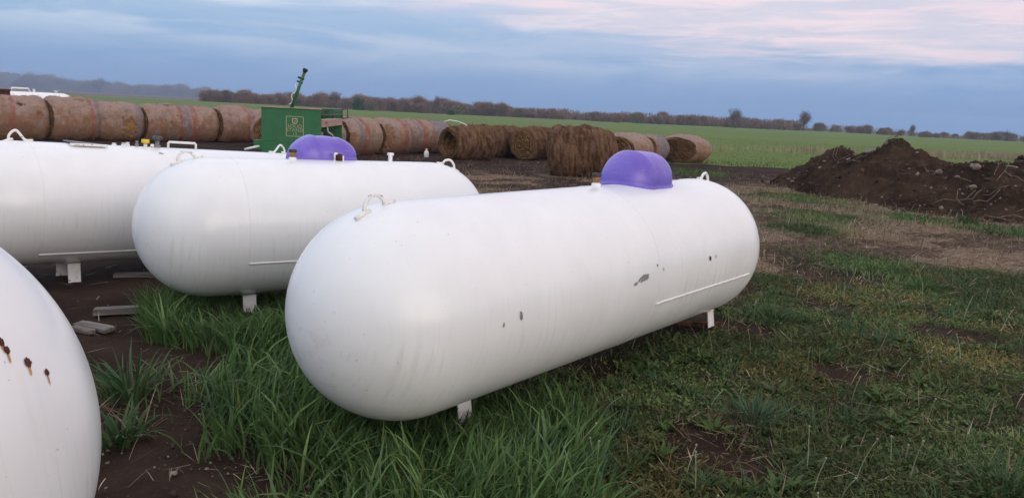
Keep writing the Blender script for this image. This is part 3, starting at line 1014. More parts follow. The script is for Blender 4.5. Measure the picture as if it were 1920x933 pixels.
# front long row, left to right (heading of the row about 78 degrees)
FR = math.pi            # barrel angle pointing to local -Y
ROWYAW = [41, 42, 42, 43, 43, 44]
ROW = [
    ('wrapped bale with a dark tear near its top, at the left end of the row', -16.30, 25.4, 1.66, 1.42, ((-.35, .13, 'red'), (-.6, .1, 'netlow')), ((.05, FR - .75, .17, .12, 'dark'), (.62, FR - .2, .09, .2, 'netlow'))),
    ('wrapped bale with red and blue bands at its right end, loose straw on top', -15.14, 26.4, 1.62, 1.42, ((.55, .10, 'red'), (.80, .12, 'blue')), ((.25, FR - 1.15, .2, .12, 'gold'),)),
    ('wrapped bale with a torn patch of golden hay spilling down its front', -14.06, 27.4, 1.52, 1.40, ((.75, .12, 'blue'),), ((.28, FR + .1, .27, .62, 'gold'),)),
    ('wrapped bale with a torn top edge, next right of the bale spilling golden hay', -13.0, 28.3, 1.46, 1.36, ((.72, .10, 'red'), (.9, .08, 'blue')), ((.2, FR - 1.25, .35, .1, 'dark'), (.1, FR - .1, .03, .03, 'dark'))),
    ('wrapped bale with a grey and a red band at its left end', -12.03, 29.1, 1.42, 1.36, ((-.7, .12, 'blue'), (-.35, .16, 'red')), ()),
    ('wrapped bale with a narrow red band, last full bale left of the green machine', -10.94, 29.9, 1.42, 1.36, ((.45, .10, 'red'), (.75, .14, 'blue')), ((.6, FR + .35, .2, .2, 'dark'),)),
]
for k, (lab, x, y, w, h, st, te) in enumerate(ROW):
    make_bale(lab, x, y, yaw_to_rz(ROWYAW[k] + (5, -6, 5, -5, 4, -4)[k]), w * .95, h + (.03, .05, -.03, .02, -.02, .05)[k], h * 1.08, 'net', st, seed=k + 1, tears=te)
make_bale('brown bale end half hidden behind the left edge of the green machine', -8.55, 27.2, yaw_to_rz(-8), 1.3, 1.30, 1.38, 'net', (), seed=9, face='gold')
make_bale('pale wrapped bale behind the row, just its top showing left of the green machine', -10.2, 31.2, yaw_to_rz(80), 1.4, 1.30, None, 'net', (), seed=10, fuzz=150)
make_bale('bale end in faded wrap just showing past the right side of the green machine', -6.35, 24.8, yaw_to_rz(38), 1.4, 1.25, 1.35, 'net', ((.8, .15, 'grey'),), seed=19, face='net', fuzz=200)
MID = [
    ('wrapped bale touching the right side of the green machine, with a red band', -5.40, 26.1, 1.42, 1.26, ((-.45, .12, 'blue'), (-.12, .16, 'red')), ()),
    ('wrapped bale with net wrap hanging loose, second from the green machine', -4.50, 27.3, 1.26, 1.25, ((.35, .2, 'red'), (.8, .14, 'blue')), ((-.8, FR, .18, .9, 'netlow'),)),
    ('wrapped bale with a broad red band, third from the green machine', -3.80, 28.3, 1.16, 1.25, ((-.5, .12, 'blue'), (-.05, .2, 'red')), ()),
    ('blue grey wrapped bale just behind the hollow brown bale', -3.18, 29.2, 1.10, 1.22, ((-.1, .7, 'blue'),), ()),
]
for k, (lab, x, y, w, h, st, te) in enumerate(MID):
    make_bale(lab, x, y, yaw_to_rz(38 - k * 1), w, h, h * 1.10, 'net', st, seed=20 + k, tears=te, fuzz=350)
make_bale('shaggy brown bale with a deep dark hollow in its end', -1.62, 26.1, yaw_to_rz(46), 1.75, 1.14, 1.2, 'raw', hole=.34, seed=31, fuzz=520)
make_bale('low brown bale squeezed between the hollow bale and the coiled end bale', -.55, 28.6, yaw_to_rz(46), 1.3, 1.12, None, 'raw', seed=32, fuzz=350)
make_bale('brown bale whose round coiled end faces the yard, right of the hollow bale', .62, 28.0, yaw_to_rz(33), 1.5, 1.18, 1.25, 'raw', seed=33, face='gold', fuzz=420)
make_bale('tall dark brown bale standing nearest, alone in front of the other bales', 1.70, 21.3, yaw_to_rz(90), 1.50, 1.38, 1.45, 'raw', seed=34, fuzz=650, tilt=R_(-4))
make_bale('brown bale partly hidden behind the right side of the nearest brown bale', 2.55, 26.0, yaw_to_rz(68), 1.3, 1.22, None, 'raw', seed=35, fuzz=300)
make_bale('pale wrapped bale with a brown end, showing above the purple lid', 3.80, 27.1, yaw_to_rz(34), 1.40, 1.18, 1.62, 'net', (), seed=36, face='gold', fuzz=300)
make_bale('grey wrapped bale in the gap between two pale bales with brown ends', 5.25, 30.3, yaw_to_rz(36), 1.0, 1.10, None, 'net', ((0, .8, 'blue'),), seed=37, fuzz=200)
make_bale('squat sagging wrapped bale, last at the right end of the bales', 6.62, 31.2, yaw_to_rz(30), 1.40, 1.14, 2.02, 'net', (), seed=38, fuzz=300)
for k, (x, y, lab) in enumerate([
        (-5.1, 34.2, 'flattened dark bale at the back left, its top showing over the wrapped bales'),
        (-3.75, 34.2, 'flattened dark bale at the back, under the curved white pipe'),
        (-1.75, 32.4, 'rounded brown bale end peeping up behind the hollow bale'),
        (-.55, 33.2, 'dark old bale at the back, seen between the hollow and the coiled end bales'),
        (1.0, 33.6, 'dark old bale at the back, above the coiled end bale')]):
    make_bale(lab, x, y, yaw_to_rz(70 - 9 * k), 1.5, 1.10, 1.3, 'raw', seed=50 + k, fuzz=200)


# ------------------------------------------------------------------ green seed drill
def build_drill():
    root = thing('seed_drill', 'green farm machine with a square end panel and a raised arm, parked among the bales', 'farm machine', (-5.80, 20.0, 0.0), R_(4.0))
    W = 1.50
    # near end panel, stepped: full width above, cut away at lower right
    bm = bmesh.new()
    outline = [(-W / 2, .30), (-W / 2, 1.455), (W / 2, 1.455), (W / 2, .66), (-W / 2 + .80, .66), (-W / 2 + .80, .30)]
    vs = [bm.verts.new((p[0], 0, p[1])) for p in outline]
    f = bm.faces.new(vs)
    ex = bmesh.ops.extrude_face_region(bm, geom=[f])
    bmesh.ops.translate(bm, verts=[v for v in ex['geom'] if isinstance(v, bmesh.types.BMVert)], vec=(0, .05, 0))
    bmesh.ops.recalc_face_normals(bm, faces=bm.faces)
    bm_obj('end_panel', bm, M['green'], root)
    bm = bmesh.new(); add_box(bm, (0, .0, 1.462), (W + .02, .07, .022), None, .004)
    bm_obj('panel_rim', bm, M['pinkbeam'], root)
    box_obj('panel_fold', (-W / 2 + .40, -.006, .62), (.80, .012, .014), M['green'], root)
    # seed hopper between the two ends
    bm = bmesh.new()
    prof = [(-.62, .70), (-.62, 1.40), (.30, 1.40), (.30, 1.05), (-.05, .70)]
    a = [bm.verts.new((p[0], .06, p[1])) for p in prof]; b = [bm.verts.new((p[0], 3.40, p[1])) for p in prof]
    bm.faces.new(a); bm.faces.new(b[::-1])
    for i in range(len(prof)):
        bm.faces.new((a[i], b[i], b[(i + 1) % 5], a[(i + 1) % 5]))
    bmesh.ops.recalc_face_normals(bm, faces=bm.faces)
    bm_obj('hopper', bm, M['green'], root)
    box_obj('hopper_lid', (-.16, 1.73, 1.425), (1.0, 3.32, .04), M['pinkbeam'], root)
    tube_obj('lid_knob', [(-.10, .5, 1.44), (-.10, .5, 1.52)], .03, M['pinkbeam'], root)
    # far end panel
    bm = bmesh.new(); add_box(bm, (.08, 3.44, .95), (1.36, .05, .95), None, .004)
    bm_obj('far_panel', bm, M['green'], root)
    # faded walk board along the right side, with its rail
    bd = box_obj('walk_board', (.66, 1.75, 1.10), (.24, 3.30, .19), M['pinkbeam'], root)
    box_obj('red_mark', (.6635 + .118, .62, 1.12), (.006, .30, .06), M['red'], bd)
    paths = []
    zr0, zr1 = 1.22, 1.46
    for yy in (.08, 1.75, 3.42):
        paths.append([(.76, yy, zr0), (.76, yy, zr1)])
    paths.append([(.76, .08, zr1), (.76, 3.42, zr1)])
    paths.append([(.76, .08, zr1 - .15), (.76, 3.42, zr1 - .15)])
    tubes_obj('rail', paths, .022, M['darkgrey'], root)
    ln = [(.76, 3.46, 1.20), (.92, 3.46, 1.22), (.92, 3.46, 1.48), (.76, 3.46, 1.48)]
    tube_obj('end_hoop', ln, .022, M['darkgrey'], root)
    # drop tubes and openers beneath
    paths = []
    for k in range(10):
        yy = .35 + k * .32
        paths.append([(.10, yy, .95), (.24, yy + .03, .70), (.34, yy + .04, .35)])
    tubes_obj('drop_tube', paths, .03, M['darkgrey'], root, 7)
    box_obj('frame_beam', (-.10, 1.75, .48), (.14, 3.4, .14), M['rust'], root)
    box_obj('cross_beam', (.34, .25, .50), (.9, .10, .24), M['rust'], root)
    lathe = lathe_obj('beam_eye', [(.05, -.01), (.05, .01)], M['rustdark'], root, (0, 0, 0), 14)
    lathe.rotation_euler = (R_(90), 0, 0); lathe.location = (.08, .19, .52)
    bm = bmesh.new(); add_box(bm, (.45, 1.2, .86), (.32, .30, .22), Matrix.Rotation(.3, 3, 'Y'), .01)
    bm_obj('drive_box', bm, M['darkgrey'], root)
    box_obj('seed_cup', (.60, .75, .80), (.12, .16, .12), M['pinkbeam'], root)
    tube_obj('hose', [(.70, 1.2, 1.02), (.72, 1.22, .86), (.76, 1.6, .78), (.80, 2.2, .55), (.80, 2.4, .40)], .022, M['white'], root)
    # wheels
    for yy in (.55, 2.95):
        V = []
        prof = [(.20, -.09), (.30, -.11), (.35, -.08), (.37, 0), (.35, .08), (.30, .11), (.20, .09)]
        wh = lathe_obj('wheel', prof, M['black'], root, (0, 0, 0), 28)
        wh.rotation_euler = (R_(90), 0, 0); wh.location = (.30, yy, .36)
        lathe_obj('rim', [(.19, -.05), (.20, -.07), (.06, -.09), (.06, .09), (.20, .07), (.19, .05)], M['darkgrey'], wh, (0, 0, 0), 20)
    # hitch and small bits on the left
    box_obj('hitch_box', (-W / 2 - .10, .10, .50), (.20, .16, .24), M['green'], root)
    tube_obj('hitch_bar', [(-W / 2 - .05, .05, .47), (-W / 2 - .42, -.05, .36)], .03, M['white'], root)
    # raised marker arm
    a0 = Vector((-.07, .25, 1.40)); a1 = Vector((.29, .25, 2.40))
    d = (a1 - a0).normalized(); s = Vector((d.z, 0, -d.x))
    arm = tubes_obj('marker_arm', [[tuple(a0 + s * .026), tuple(a1 + s * .014)], [tuple(a0 - s * .022), tuple(a1 - s * .014)]], .024, M['green'], root)
    tube_obj('arm_cap', [tuple(a1 - d * .03), tuple(a1 + d * .03), tuple(a1 + d * .075)], [.04, .068, .056], M['black'], arm, 14)
    tube_obj('arm_clamp', [tuple(a1 - d * .20 - s * .11), tuple(a1 - d * .20 + s * .05)], .026, M['black'], arm)
    tube_obj('arm_clamp', [tuple(a1 - d * .30 - s * .10), tuple(a1 - d * .30 + s * .05)], .024, M['darkgrey'], arm)
    hs = [tuple(a0 + d * t + s * (-.07 - .035 * math.sin(t * 21))) for t in np.linspace(.12, .70, 26)]
    tube_obj('arm_hose', hs, .012, M['white'], arm, 6)
    # decal
    cx, cz = .09, 1.0
    fr = bmesh.new()
    y0 = -.004
    hw, hh = .215, .25
    for c, sz in [((cx, y0, cz + hh), (2 * hw, .006, .014)), ((cx, y0, cz - hh), (2 * hw, .006, .014)), ((cx - hw, y0, cz), (.014, .0056, 2 * hh - .02)), ((cx + hw, y0, cz), (.014, .0056, 2 * hh - .02))]:
        add_box(fr, c, sz)
    dec = bm_obj('decal_border', fr, M['gold'], root)
    cr = bmesh.new()
    sh = [(-.065, .075), (.065, .075), (.075, .0), (.055, -.055), (0, -.075), (-.055, -.055), (-.075, 0)]
    vs = [cr.verts.new((cx + p[0], -.006, cz + .135 + p[1])) for p in sh]
    cr.faces.new(vs[::-1])
    bm_obj('crest', cr, M['gold'], dec)
    cr = bmesh.new()
    vs = [cr.verts.new((cx + p[0] * .66, -.010, cz + .137 + p[1] * .62)) for p in sh]
    cr.faces.new(vs[::-1])
    bm_obj('crest_field', cr, M['darkgrey'], dec)
    cr = bmesh.new()
    for u in (-.02, 0, .02):
        add_box(cr, (cx + u, -.013, cz + .137), (.010, .002, .05))
    bm_obj('crest_mark', cr, M['gold'], dec)
    for txt, zz, size in (('SOLID', cz - .015, .112), ('STAND', cz - .115, .112), ('13', cz - .213, .095)):
        cu = bpy.data.curves.new('lettering', 'FONT')
        cu.body = txt; cu.size = size * 1.12; cu.align_x = 'CENTER'; cu.align_y = 'CENTER'; cu.extrude = .002; cu.offset = -.001; cu.space_character = 1.08
        cu.materials.append(M['gold'])
        tmp = bpy.data.objects.new('lettering_curve', cu); COL.objects.link(tmp)
        bpy.context.view_layer.update()
        me = bpy.data.meshes.new_from_object(tmp.evaluated_get(bpy.context.evaluated_depsgraph_get()))
        bpy.data.objects.remove(tmp)
        o = bpy.data.objects.new('lettering', me)
        o.location = (cx, -.006, zz + .02); o.rotation_euler = (R_(90), 0, 0)
        link(o, root)


build_drill()


# ------------------------------------------------------------------ things behind and among the bales
def far_tank():
    root = thing('propane_tank', 'white tank in the distance, only its top showing above the bale row', 'tank', (-21.4, 32.0, .92), 0, 'white propane tanks')
    d = Vector((3.0, 2.0, 0)).normalized()
    root.rotation_euler = (0, 0, math.atan2(d.y, d.x))
    R, L = .58, 2.35
    prof = [(-R * math.cos(math.pi / 2 * k / 14), max(R * math.sin(math.pi / 2 * k / 14), 1e-4)) for k in range(15)]
    prof += [(L + R * math.cos(math.pi / 2 * k / 14), max(R * math.sin(math.pi / 2 * k / 14), 1e-4)) for k in range(14, -1, -1)]
    a = np.linspace(0, 2 * np.pi, 48, endpoint=False)
    V = np.concatenate([np.stack([np.full(48, p), r * np.cos(a), r * np.sin(a)], 1) for p, r in prof])
    n = len(prof); i = np.arange(n - 1)[:, None] * 48; j = np.arange(48)[None]; j2 = (j + 1) % 48
    np_mesh('shell', V, np.stack([i + j, i + j2, i + 48 + j2, i + 48 + j], -1).reshape(-1, 4), M['tank'], root, smooth=True)
    hp = [(.55, 0, R - .02), (.60, 0, R + .13), (1.18, 0, R + .13), (1.24, 0, R - .02)]
    tube_obj('grab_handle', hp, .035, M['white'], root)
    lathe_obj('valve', [(.05, -.03), (.05, .06), (.03, .07), (.05, .09), (.05, .13)], M['white'], root, (1.38, 0, R), 12)
    lathe_obj('filler_post', [(.05, -.03), (.05, .07), (.09, .075), (.09, .10)], M['white'], root, (2.18, 0, R), 12)
    for x in (.1, L - .1):
        box_obj('leg', (x, 0, -R - .18 + .02), (.14, .5, .40), M['chipped'], root)


far_tank()
rb = thing('rusty_box', 'brown rusty metal edge above the first bale at the far left', 'scrap metal', (-20.1, 29.6, 0), R_(8))
box_obj('panel', (0, 0, .82), (1.3, .8, 1.5), M['rustdark'], rb)
box_obj('top_rail', (0, -.02, 1.54), (1.36, .86, .07), M['rust'], rb)

pp = tube_obj('curved_pipe', [(-2.95, 31.0, 1.12), (-2.72, 31.02, 1.205), (-2.4, 31.05, 1.17), (-2.1, 31.1, 1.07), (-1.9, 31.1, .92)], .022, M['white'])
tag(pp, 'thin white curved pipe arching over the dark bales', 'pipe')
jg = thing('plastic_jug', 'small white plastic jug on the soil beside the wrapped bales', 'jug', (-3.02, 26.05, 0.0))
lathe_obj('bottle', [(.07, 0.0), (.085, .02), (.085, .16), (.06, .21), (.03, .23), (.03, .26)], M['white'], jg, (0, 0, 0), 14)
lathe_obj('cap', [(.034, 0), (.034, .03)], M['white'], jg, (0, 0, .262), 12)


# ------------------------------------------------------------------ planks and scrap near the tanks
def plank(label, p0, p1, w, h, lift=.0, roll=0.0, cat='plank', mat='wood', name='plank'):
    p0, p1 = Vector(p0), Vector(p1)
    d = p1 - p0
    bm = bmesh.new()
    add_box(bm, (0, 0, 0), (d.length, w, h), None, .004)
    bmesh.ops.subdivide_edges(bm, edges=[e for e in bm.edges if abs((e.verts[0].co - e.verts[1].co).x) > d.length * .5], cuts=7)
    for v in bm.verts:
        v.co.y += random.uniform(-1, 1) * w * .03; v.co.z += random.uniform(-1, 1) * h * .06
    o = bm_obj(name, bm, M[mat])
    mid = (p0 + p1) / 2
    gz = float(ground_z(np.array([mid.x]), np.array([mid.y]))[0])
    o.location = (mid.x, mid.y, gz + h / 2 + lift)
    o.rotation_euler = (roll, -math.atan2(d.z, math.hypot(d.x, d.y)), math.atan2(d.y, d.x))
    return tag(o, label, cat)


plank('pale split plank lying in dirt at the edge of the closest tank', (-3.0, 5.20, 0), (-2.70, 5.06, .01), .08, .03, .012, R_(6))
plank('short grey plank beneath the pale split plank beside the closest tank', (-2.98, 5.10, 0), (-2.80, 5.02, 0), .05, .03, .006)
plank('dark weathered plank half buried in grass below the short white tank', (-3.05, 5.50, 0), (-2.30, 5.78, .01), .13, .045, .01, R_(-5))
plank('long thin grey plank in the dirt behind the white leg', (-3.55, 6.75, 0), (-2.35, 7.15, .0), .10, .03, .006)
plank('rusty orange steel bar under the far leg of the scuffed tank', (1.34, 6.0, 0), (1.70, 6.02, 0), .035, .03, .004, 0, 'steel bar', 'rust', 'steel_bar')


# ------------------------------------------------------------------ dirt heap
PEAKS = [(9.5, 19.3, 1.33, 1.5, .74), (8.9, 21.6, 1.04, .9, .80), (9.2, 20.6, .98, .9, .66), (9.9, 18.6, 1.0, .9, .6), (10.4, 17.3, 1.04, .95, .55), (11.3, 17.2, 1.15, .9, .55),
         (12.6, 17.0, 1.1, .8, .6), (9.35, 16.6, .45, .5, .45), (10.2, 15.6, .42, .5, .4), (13.8, 16.8, .9, .8, .6), (10.0, 21.0, .9, .6, .6), (11.5, 19.0, 1.0, .7, .6), (8.3, 21.5, .40, .4, .6)]


def pile_h(x, y):
    h = np.full(np.shape(x), -2.0)
    wx = x + (fbm(x * .9, y * .9, 201, 3) - .5) * .9
    wy = y + (fbm(x * .9, y * .9, 207, 3) - .5) * .9
    for px, py, ph, flat, sl in PEAKS:
        d = np.hypot(wx - px, wy - py)
        c = ph - sl * (np.sqrt(d * d + (.35 * flat) ** 2) - .35 * flat)
        h = np.logaddexp(h * 9, c * 9) / 9
    nz = (fbm(x * 1.6, y * 1.6, 211, 5) - .5) * .52 + (fbm(x * 5, y * 5, 213, 4) - .5) * .15 + (fbm(x * 15, y * 15, 217, 3) - .5) * .10
    return h + nz * np.clip(.25 + h * 1.4, 0.0, 1)


def build_pile():
    xs = np.arange(6.2, 16.2, .055); ys = np.arange(13.2, 24.2, .055)
    X, Y = np.meshgrid(xs, ys, indexing='ij')
    H = pile_h(X, Y)
    Z = np.maximum(H, -.12) + ground_z(X, Y)
    nx, ny = X.shape
    V = np.stack([X, Y, Z], -1).reshape(-1, 3)
    i = np.arange(nx - 1)[:, None] * ny; j = np.arange(ny - 1)[None]
    Q = np.stack([i + j, i + ny + j, i + ny + j + 1, i + j + 1], -1).reshape(-1, 4)
    keep = (H.reshape(-1)[Q].max(1) > -.06)
    Q = Q[keep]
    used = np.unique(Q); remap = np.full(len(V), -1); remap[used] = np.arange(len(used))
    o = np_mesh('dirt_heap', V[used], remap[Q], M['pile'], smooth=True)
    tag(o, 'heap of dark bulldozed soil with a pointed peak, beside the green field', 'dirt heap')


build_pile()


def rock_obj(name, x, y, sx, sy, sz, mat, label, cat, seed, z=None, group=None):
    bm = bmesh.new()
    bmesh.ops.create_icosphere(bm, subdivisions=2, radius=1)
    r = random.Random(seed)
    ds = [Vector((r.gauss(0, 1), r.gauss(0, 1), r.gauss(0, 1))).normalized() for _ in range(9)]
    cut = [r.uniform(.55, .9) for _ in ds]
    for v in bm.verts:
        for d, c in zip(ds, cut):
            k = v.co.dot(d)
            if k > c: v.co -= d * (k - c)
        v.co *= 1 + r.uniform(-.05, .05)
        v.co = Vector((v.co.x * sx, v.co.y * sy, v.co.z * sz))
    o = bm_obj(name, bm, mat)
    zz = max(float(pile_h(np.array([x]), np.array([y]))[0]), 0) + float(ground_z(np.array([x]), np.array([y]))[0]) if z is None else z
    o.location = (x, y, zz + sz * .25)
    o.rotation_euler = (r.uniform(-.3, .3), r.uniform(-.3, .3), r.uniform(0, 6))
    return tag(o, label, cat, group)


for k, (x, y, sx, sy, sz, mt, lab) in enumerate([
        (8.93, 19.75, .16, .12, .09, 'greystone', 'pale broken slab on the saddle left of the peak of the dirt heap'),
        (8.70, 20.4, .20, .14, .07, 'greystone', 'grey flat slab lying atop the left hump of the dirt heap'),
        (9.63, 17.7, .14, .10, .10, 'stone', 'tan stone low on the slope beneath the heap peak'),
        (9.95, 16.9, .16, .12, .10, 'stone', 'roundish tan stone on the right flank of the dirt heap'),
        (9.62, 16.35, .17, .12, .08, 'stone', 'pale stone near the foot of the heap, above the dead sticks'),
        (10.65, 16.8, .22, .12, .07, 'stone', 'long tan slab on the crest at the right end of the heap'),
        (7.45, 20.9, .09, .07, .05, 'stone', 'small white stone on flat ground at the left foot of the heap'),
        (8.05, 20.6, .12, .07, .05, 'stone', 'tan stone at the left slope foot of the heap'),
        (10.35, 17.55, .28, .10, .06, 'greystone', 'dark flat slab sticking out on top right of the peak')]):
    rock_obj('rock', x, y, sx * .8, sy * .8, sz * .8, M[mt], lab, 'rock', 300 + k, group='rocks on the dirt heap')


def pile_debris():
    Vs, Ts, o = [], [], 0
    bm = bmesh.new(); bmesh.ops.create_icosphere(bm, subdivisions=1, radius=1)
    bv = np.array([v.co[:] for v in bm.verts]); bf = np.array([[v.index for v in f.verts] for f in bm.faces]); bm.free()
    n = 2800
    x = RNG.uniform(6.4, 14.5, n); y = RNG.uniform(13.6, 22.5, n)
    h = pile_h(x, y)
    k = h > -.12
    x, y, h = x[k], y[k], h[k]
    n = len(x)
    s = np.minimum(np.exp(RNG.normal(-3.7, .5, n)), .07)
    for i in range(n):
        sc = s[i] * RNG.uniform(.6, 1.2, 3)
        v = bv * (1 + RNG.uniform(-.3, .3, (len(bv), 1))) * sc + np.array([x[i], y[i], max(h[i], 0) + ground_z(x[i:i + 1], y[i:i + 1])[0] + sc[2] * .3])
        Vs.append(v); Ts.append(bf + o); o += len(v)
    C = np.repeat(tones(n, [(.06, .041, .030), (.042, .028, .021), (.085, .058, .042), (.065, .044, .032), (.05, .033, .024), (.20, .16, .12)], .3), len(bv), axis=0)
    tag(np_mesh('soil_clods', np.concatenate(Vs), np.concatenate(Ts), tone_mat('clod', .95, .1, 20, .3), colors=C), 'clods and small stones strewn over the dirt heap', 'clods', kind='stuff')
    # roots and sticks
    st = []
    for i in range(38):
        x = RNG.uniform(8.6, 12.5) if i < 30 else RNG.uniform(8.2, 9.5); y = RNG.uniform(14.2, 17.5) if i < 30 else RNG.uniform(19, 21.5)
        a = RNG.uniform(0, 6.28); L = RNG.uniform(.2, .8)
        p = []
        for t in np.linspace(0, 1, 5):
            xx = x + math.cos(a) * L * t + RNG.normal(0, .02); yy = y + math.sin(a) * L * t
            p.append((xx, yy, max(float(pile_h(np.array([xx]), np.array([yy]))[0]), 0) + .03 + RNG.uniform(0, .06)))
        st.append(p)
    tag(tubes_obj('dead_sticks', st, .0075, M['stick'], None, 5), 'pale dead sticks and roots littering the foot of the dirt heap', 'sticks', kind='stuff')


pile_debris()


# ------------------------------------------------------------------ grass and weeds
TANKS = [(m1, 3.04, .52), (m2, 1.86, .52), (m3, 2.46, .52), (m4, 1.86, _R4)]


def clear_height(P, h):
    """keep blades that root under a tank from growing through it"""
    for mw, L, R in TANKS:
        A = np.array(mw.translation); d = np.array(mw.col[0][:3])
        rel = np.stack([P[:, 0] - A[0], P[:, 1] - A[1]], 1)
        u = np.clip(rel @ d[:2], 0, L)
        l = np.hypot(rel[:, 0] - u * d[0], rel[:, 1] - u * d[1])
        zc = A[2] + d[2] * u
        cl = np.where(l < R - .02, zc - np.sqrt(np.maximum(R ** 2 - l ** 2, 0)), 9.0)
        h = np.where(l < R - .02, np.minimum(h, np.maximum(cl * RNG.uniform(.7, 1.05, len(h)), .02)), h)
    return h


def tall_grass():
    parts = []
    green = [(.060, .125, .036), (.082, .158, .044), (.105, .185, .056), (.105, .185, .080), (.14, .205, .066)]
    for poly, n, h0, h1 in ((CLUMP_A, 8500, .18, .44), (CLUMP_B, 13500, .12, .33), (WEED_L, 50, .10, .26)):
        P = scatter(poly, n, .24 if poly is CLUMP_B else .1)
        n = len(P)
        cl = fbm(P[:, 0] * 2.6, P[:, 1] * 2.6, 5, 3)
        keep = RNG.uniform(0, 1, n) < sstep(cl, .22, .5) + .25
        P = P[keep]; n = len(P); cl = cl[keep]
        h = (h0 + (h1 - h0) * np.clip(RNG.beta(2, 2.2, n) * (.55 + cl * .9), 0, 1.2))
        h = h * (1 - .72 * sstep(.62 - np.hypot(P[:, 0] + 1.86, P[:, 1] - 5.45), 0, .35))   # kept short by the leg of the short tank
        h = clear_height(P, h)
        w = RNG.uniform(.006, .016, n)
        az = fbm(P[:, 0] * 1.3, P[:, 1] * 1.3, 15, 2) * 9 + RNG.normal(0, 1.1, n)
        parts.append(blades(P, h, w, az, RNG.uniform(.03, .42, n), RNG.uniform(.2, 1.5, n), tones(n, green, .3), nseg=4))
    for poly, n in ((CLUMP_A, 420), (CLUMP_B, 420)):
        P = scatter(poly, n); n = len(P)
        h = clear_height(P, RNG.uniform(.22, .50, n) * (1 - .6 * sstep(.62 - np.hypot(P[:, 0] + 1.86, P[:, 1] - 5.45), 0, .35)))
        parts.append(blades(P, h, RNG.uniform(.012, .021, n), RNG.uniform(0, 6.28, n), RNG.uniform(.1, .5, n), RNG.uniform(.8, 2.2, n), tones(n, green[1:], .25), nseg=4))
    # dry blades mixed in at the roots
    P = np.concatenate([scatter(CLUMP_A, 1100), scatter(CLUMP_B, 1700), scatter(WEED_L, 220)])
    n = len(P)
    parts.append(blades(P, clear_height(P, RNG.uniform(.08, .26, n)), RNG.uniform(.003, .008, n), RNG.uniform(0, 6.28, n), RNG.uniform(.5, 1.3, n), RNG.uniform(.2, .9, n), tones(n, [(.20, .16, .09), (.14, .12, .06), (.25, .2, .13)]), nseg=4))
    V, Q, T, C = merge(parts)
    o = np_mesh('grass', V, [Q, T], M['blade'], smooth=True, colors=C)
    tag(o, 'lush tall green grass growing round the scuffed tank and the short tank', 'grass', kind='stuff')


tall_grass()


def lawn():
    parts = []
    n0 = 280000
    # denser towards the camera, where single leaves show
    r = 2.2 + (13.5 - 2.2) * RNG.uniform(0, 1, n0) ** 1.25
    a = RNG.uniform(R_(-4), R_(50), n0)
    P = np.stack([r * np.sin(a), r * np.cos(a)], 1)
    g, s, f = cover(P[:, 0], P[:, 1])
    keep = RNG.uniform(0, 1, n0) < g * 1.05
    P = P[keep]; r = r[keep]; n = len(P)
    k = RNG.uniform(0, 1, n)
    gr = k < .42
    Pg = P[gr]; n = len(Pg)
    cl = fbm(Pg[:, 0] * 1.9, Pg[:, 1] * 1.9, 25, 3)
    h = clear_height(Pg, RNG.uniform(.03, .10, n) * (.5 + cl))
    parts.append(blades(Pg, h, RNG.uniform(.003, .0075, n) * (1 + r[gr] * .06), RNG.uniform(0, 6.28, n), RNG.uniform(.2, .9, n), RNG.uniform(.3, 1.2, n),
                        tones(n, [(.066, .098, .030), (.084, .116, .038), (.105, .126, .046), (.15, .135, .066)], .3)))
    Pl = P[~gr]; n = len(Pl)
    # broad leaves close to the ground
    h = RNG.uniform(.010, .032, n)
    zb = ground_z(Pl[:, 0], Pl[:, 1]) + RNG.uniform(0, .05, n)
    parts.append(blades(Pl, h, h * RNG.uniform(.45, .8, n), RNG.uniform(0, 6.28, n), RNG.uniform(.7, 1.45, n), RNG.uniform(.1, .7, n),
                        tones(n, [(.052, .086, .026), (.070, .106, .033), (.09, .122, .040), (.11, .132, .05)], .32), zb, nseg=3))
    for bx, by, br in GREEN_SPOTS:                     # green islands in the stubble
        m = int(2200 * br)
        q = RNG.normal(0, br * .55, (m, 2)) * np.array([1, 1.3]) + np.array([bx, by])
        q = q[pile_h(q[:, 0], q[:, 1]) < 0]; m = len(q)
        parts.append(blades(q, RNG.uniform(.04, .14, m), RNG.uniform(.008, .018, m), RNG.uniform(0, 6.28, m), RNG.uniform(.2, 1.0, m), RNG.uniform(.3, 1.2, m), tones(m, [(.050, .105, .032), (.068, .125, .04), (.09, .135, .05)], .3)))
    n = 26000                                          # thin regrowth all through the stubble
    x = RNG.uniform(1.0, 15, n); y = 7 + 14 * RNG.uniform(0, 1, n) ** 1.2
    k = (RNG.uniform(0, 1, n) < sstep(fbm(x * .7, y * .9, 66, 4), .44, .62)) & (pile_h(x, y) < 0)
    q = np.stack([x[k], y[k]], 1); m = len(q)
    parts.append(blades(q, RNG.uniform(.02, .09, m), RNG.uniform(.007, .016, m), RNG.uniform(0, 6.28, m), RNG.uniform(.2, 1.2, m), RNG.uniform(.3, 1.2, m), tones(m, [(.060, .100, .034), (.078, .115, .042), (.10, .115, .055)], .3), nseg=2))
    V, Q, T, C = merge(parts)
    pt = sstep(fbm(V[:, 0] * 1.5, V[:, 1] * 1.5, 88, 4), .36, .64)[:, None]
    ht = sstep(fbm(V[:, 0] * 1.1 + 9, V[:, 1] * 1.1, 89, 4), .48, .68)[:, None]
    C = C * (.72 + .75 * pt) * (np.array([1, 1, 1]) * (1 - ht) + np.array([1.55, 1.08, 1.05]) * ht)
    tag(np_mesh('lawn_weeds', V, [Q, T], M['leaf'], smooth=True, colors=C), 'low weeds and short grass covering the ground right of the scuffed tank', 'weeds', kind='stuff')


lawn()


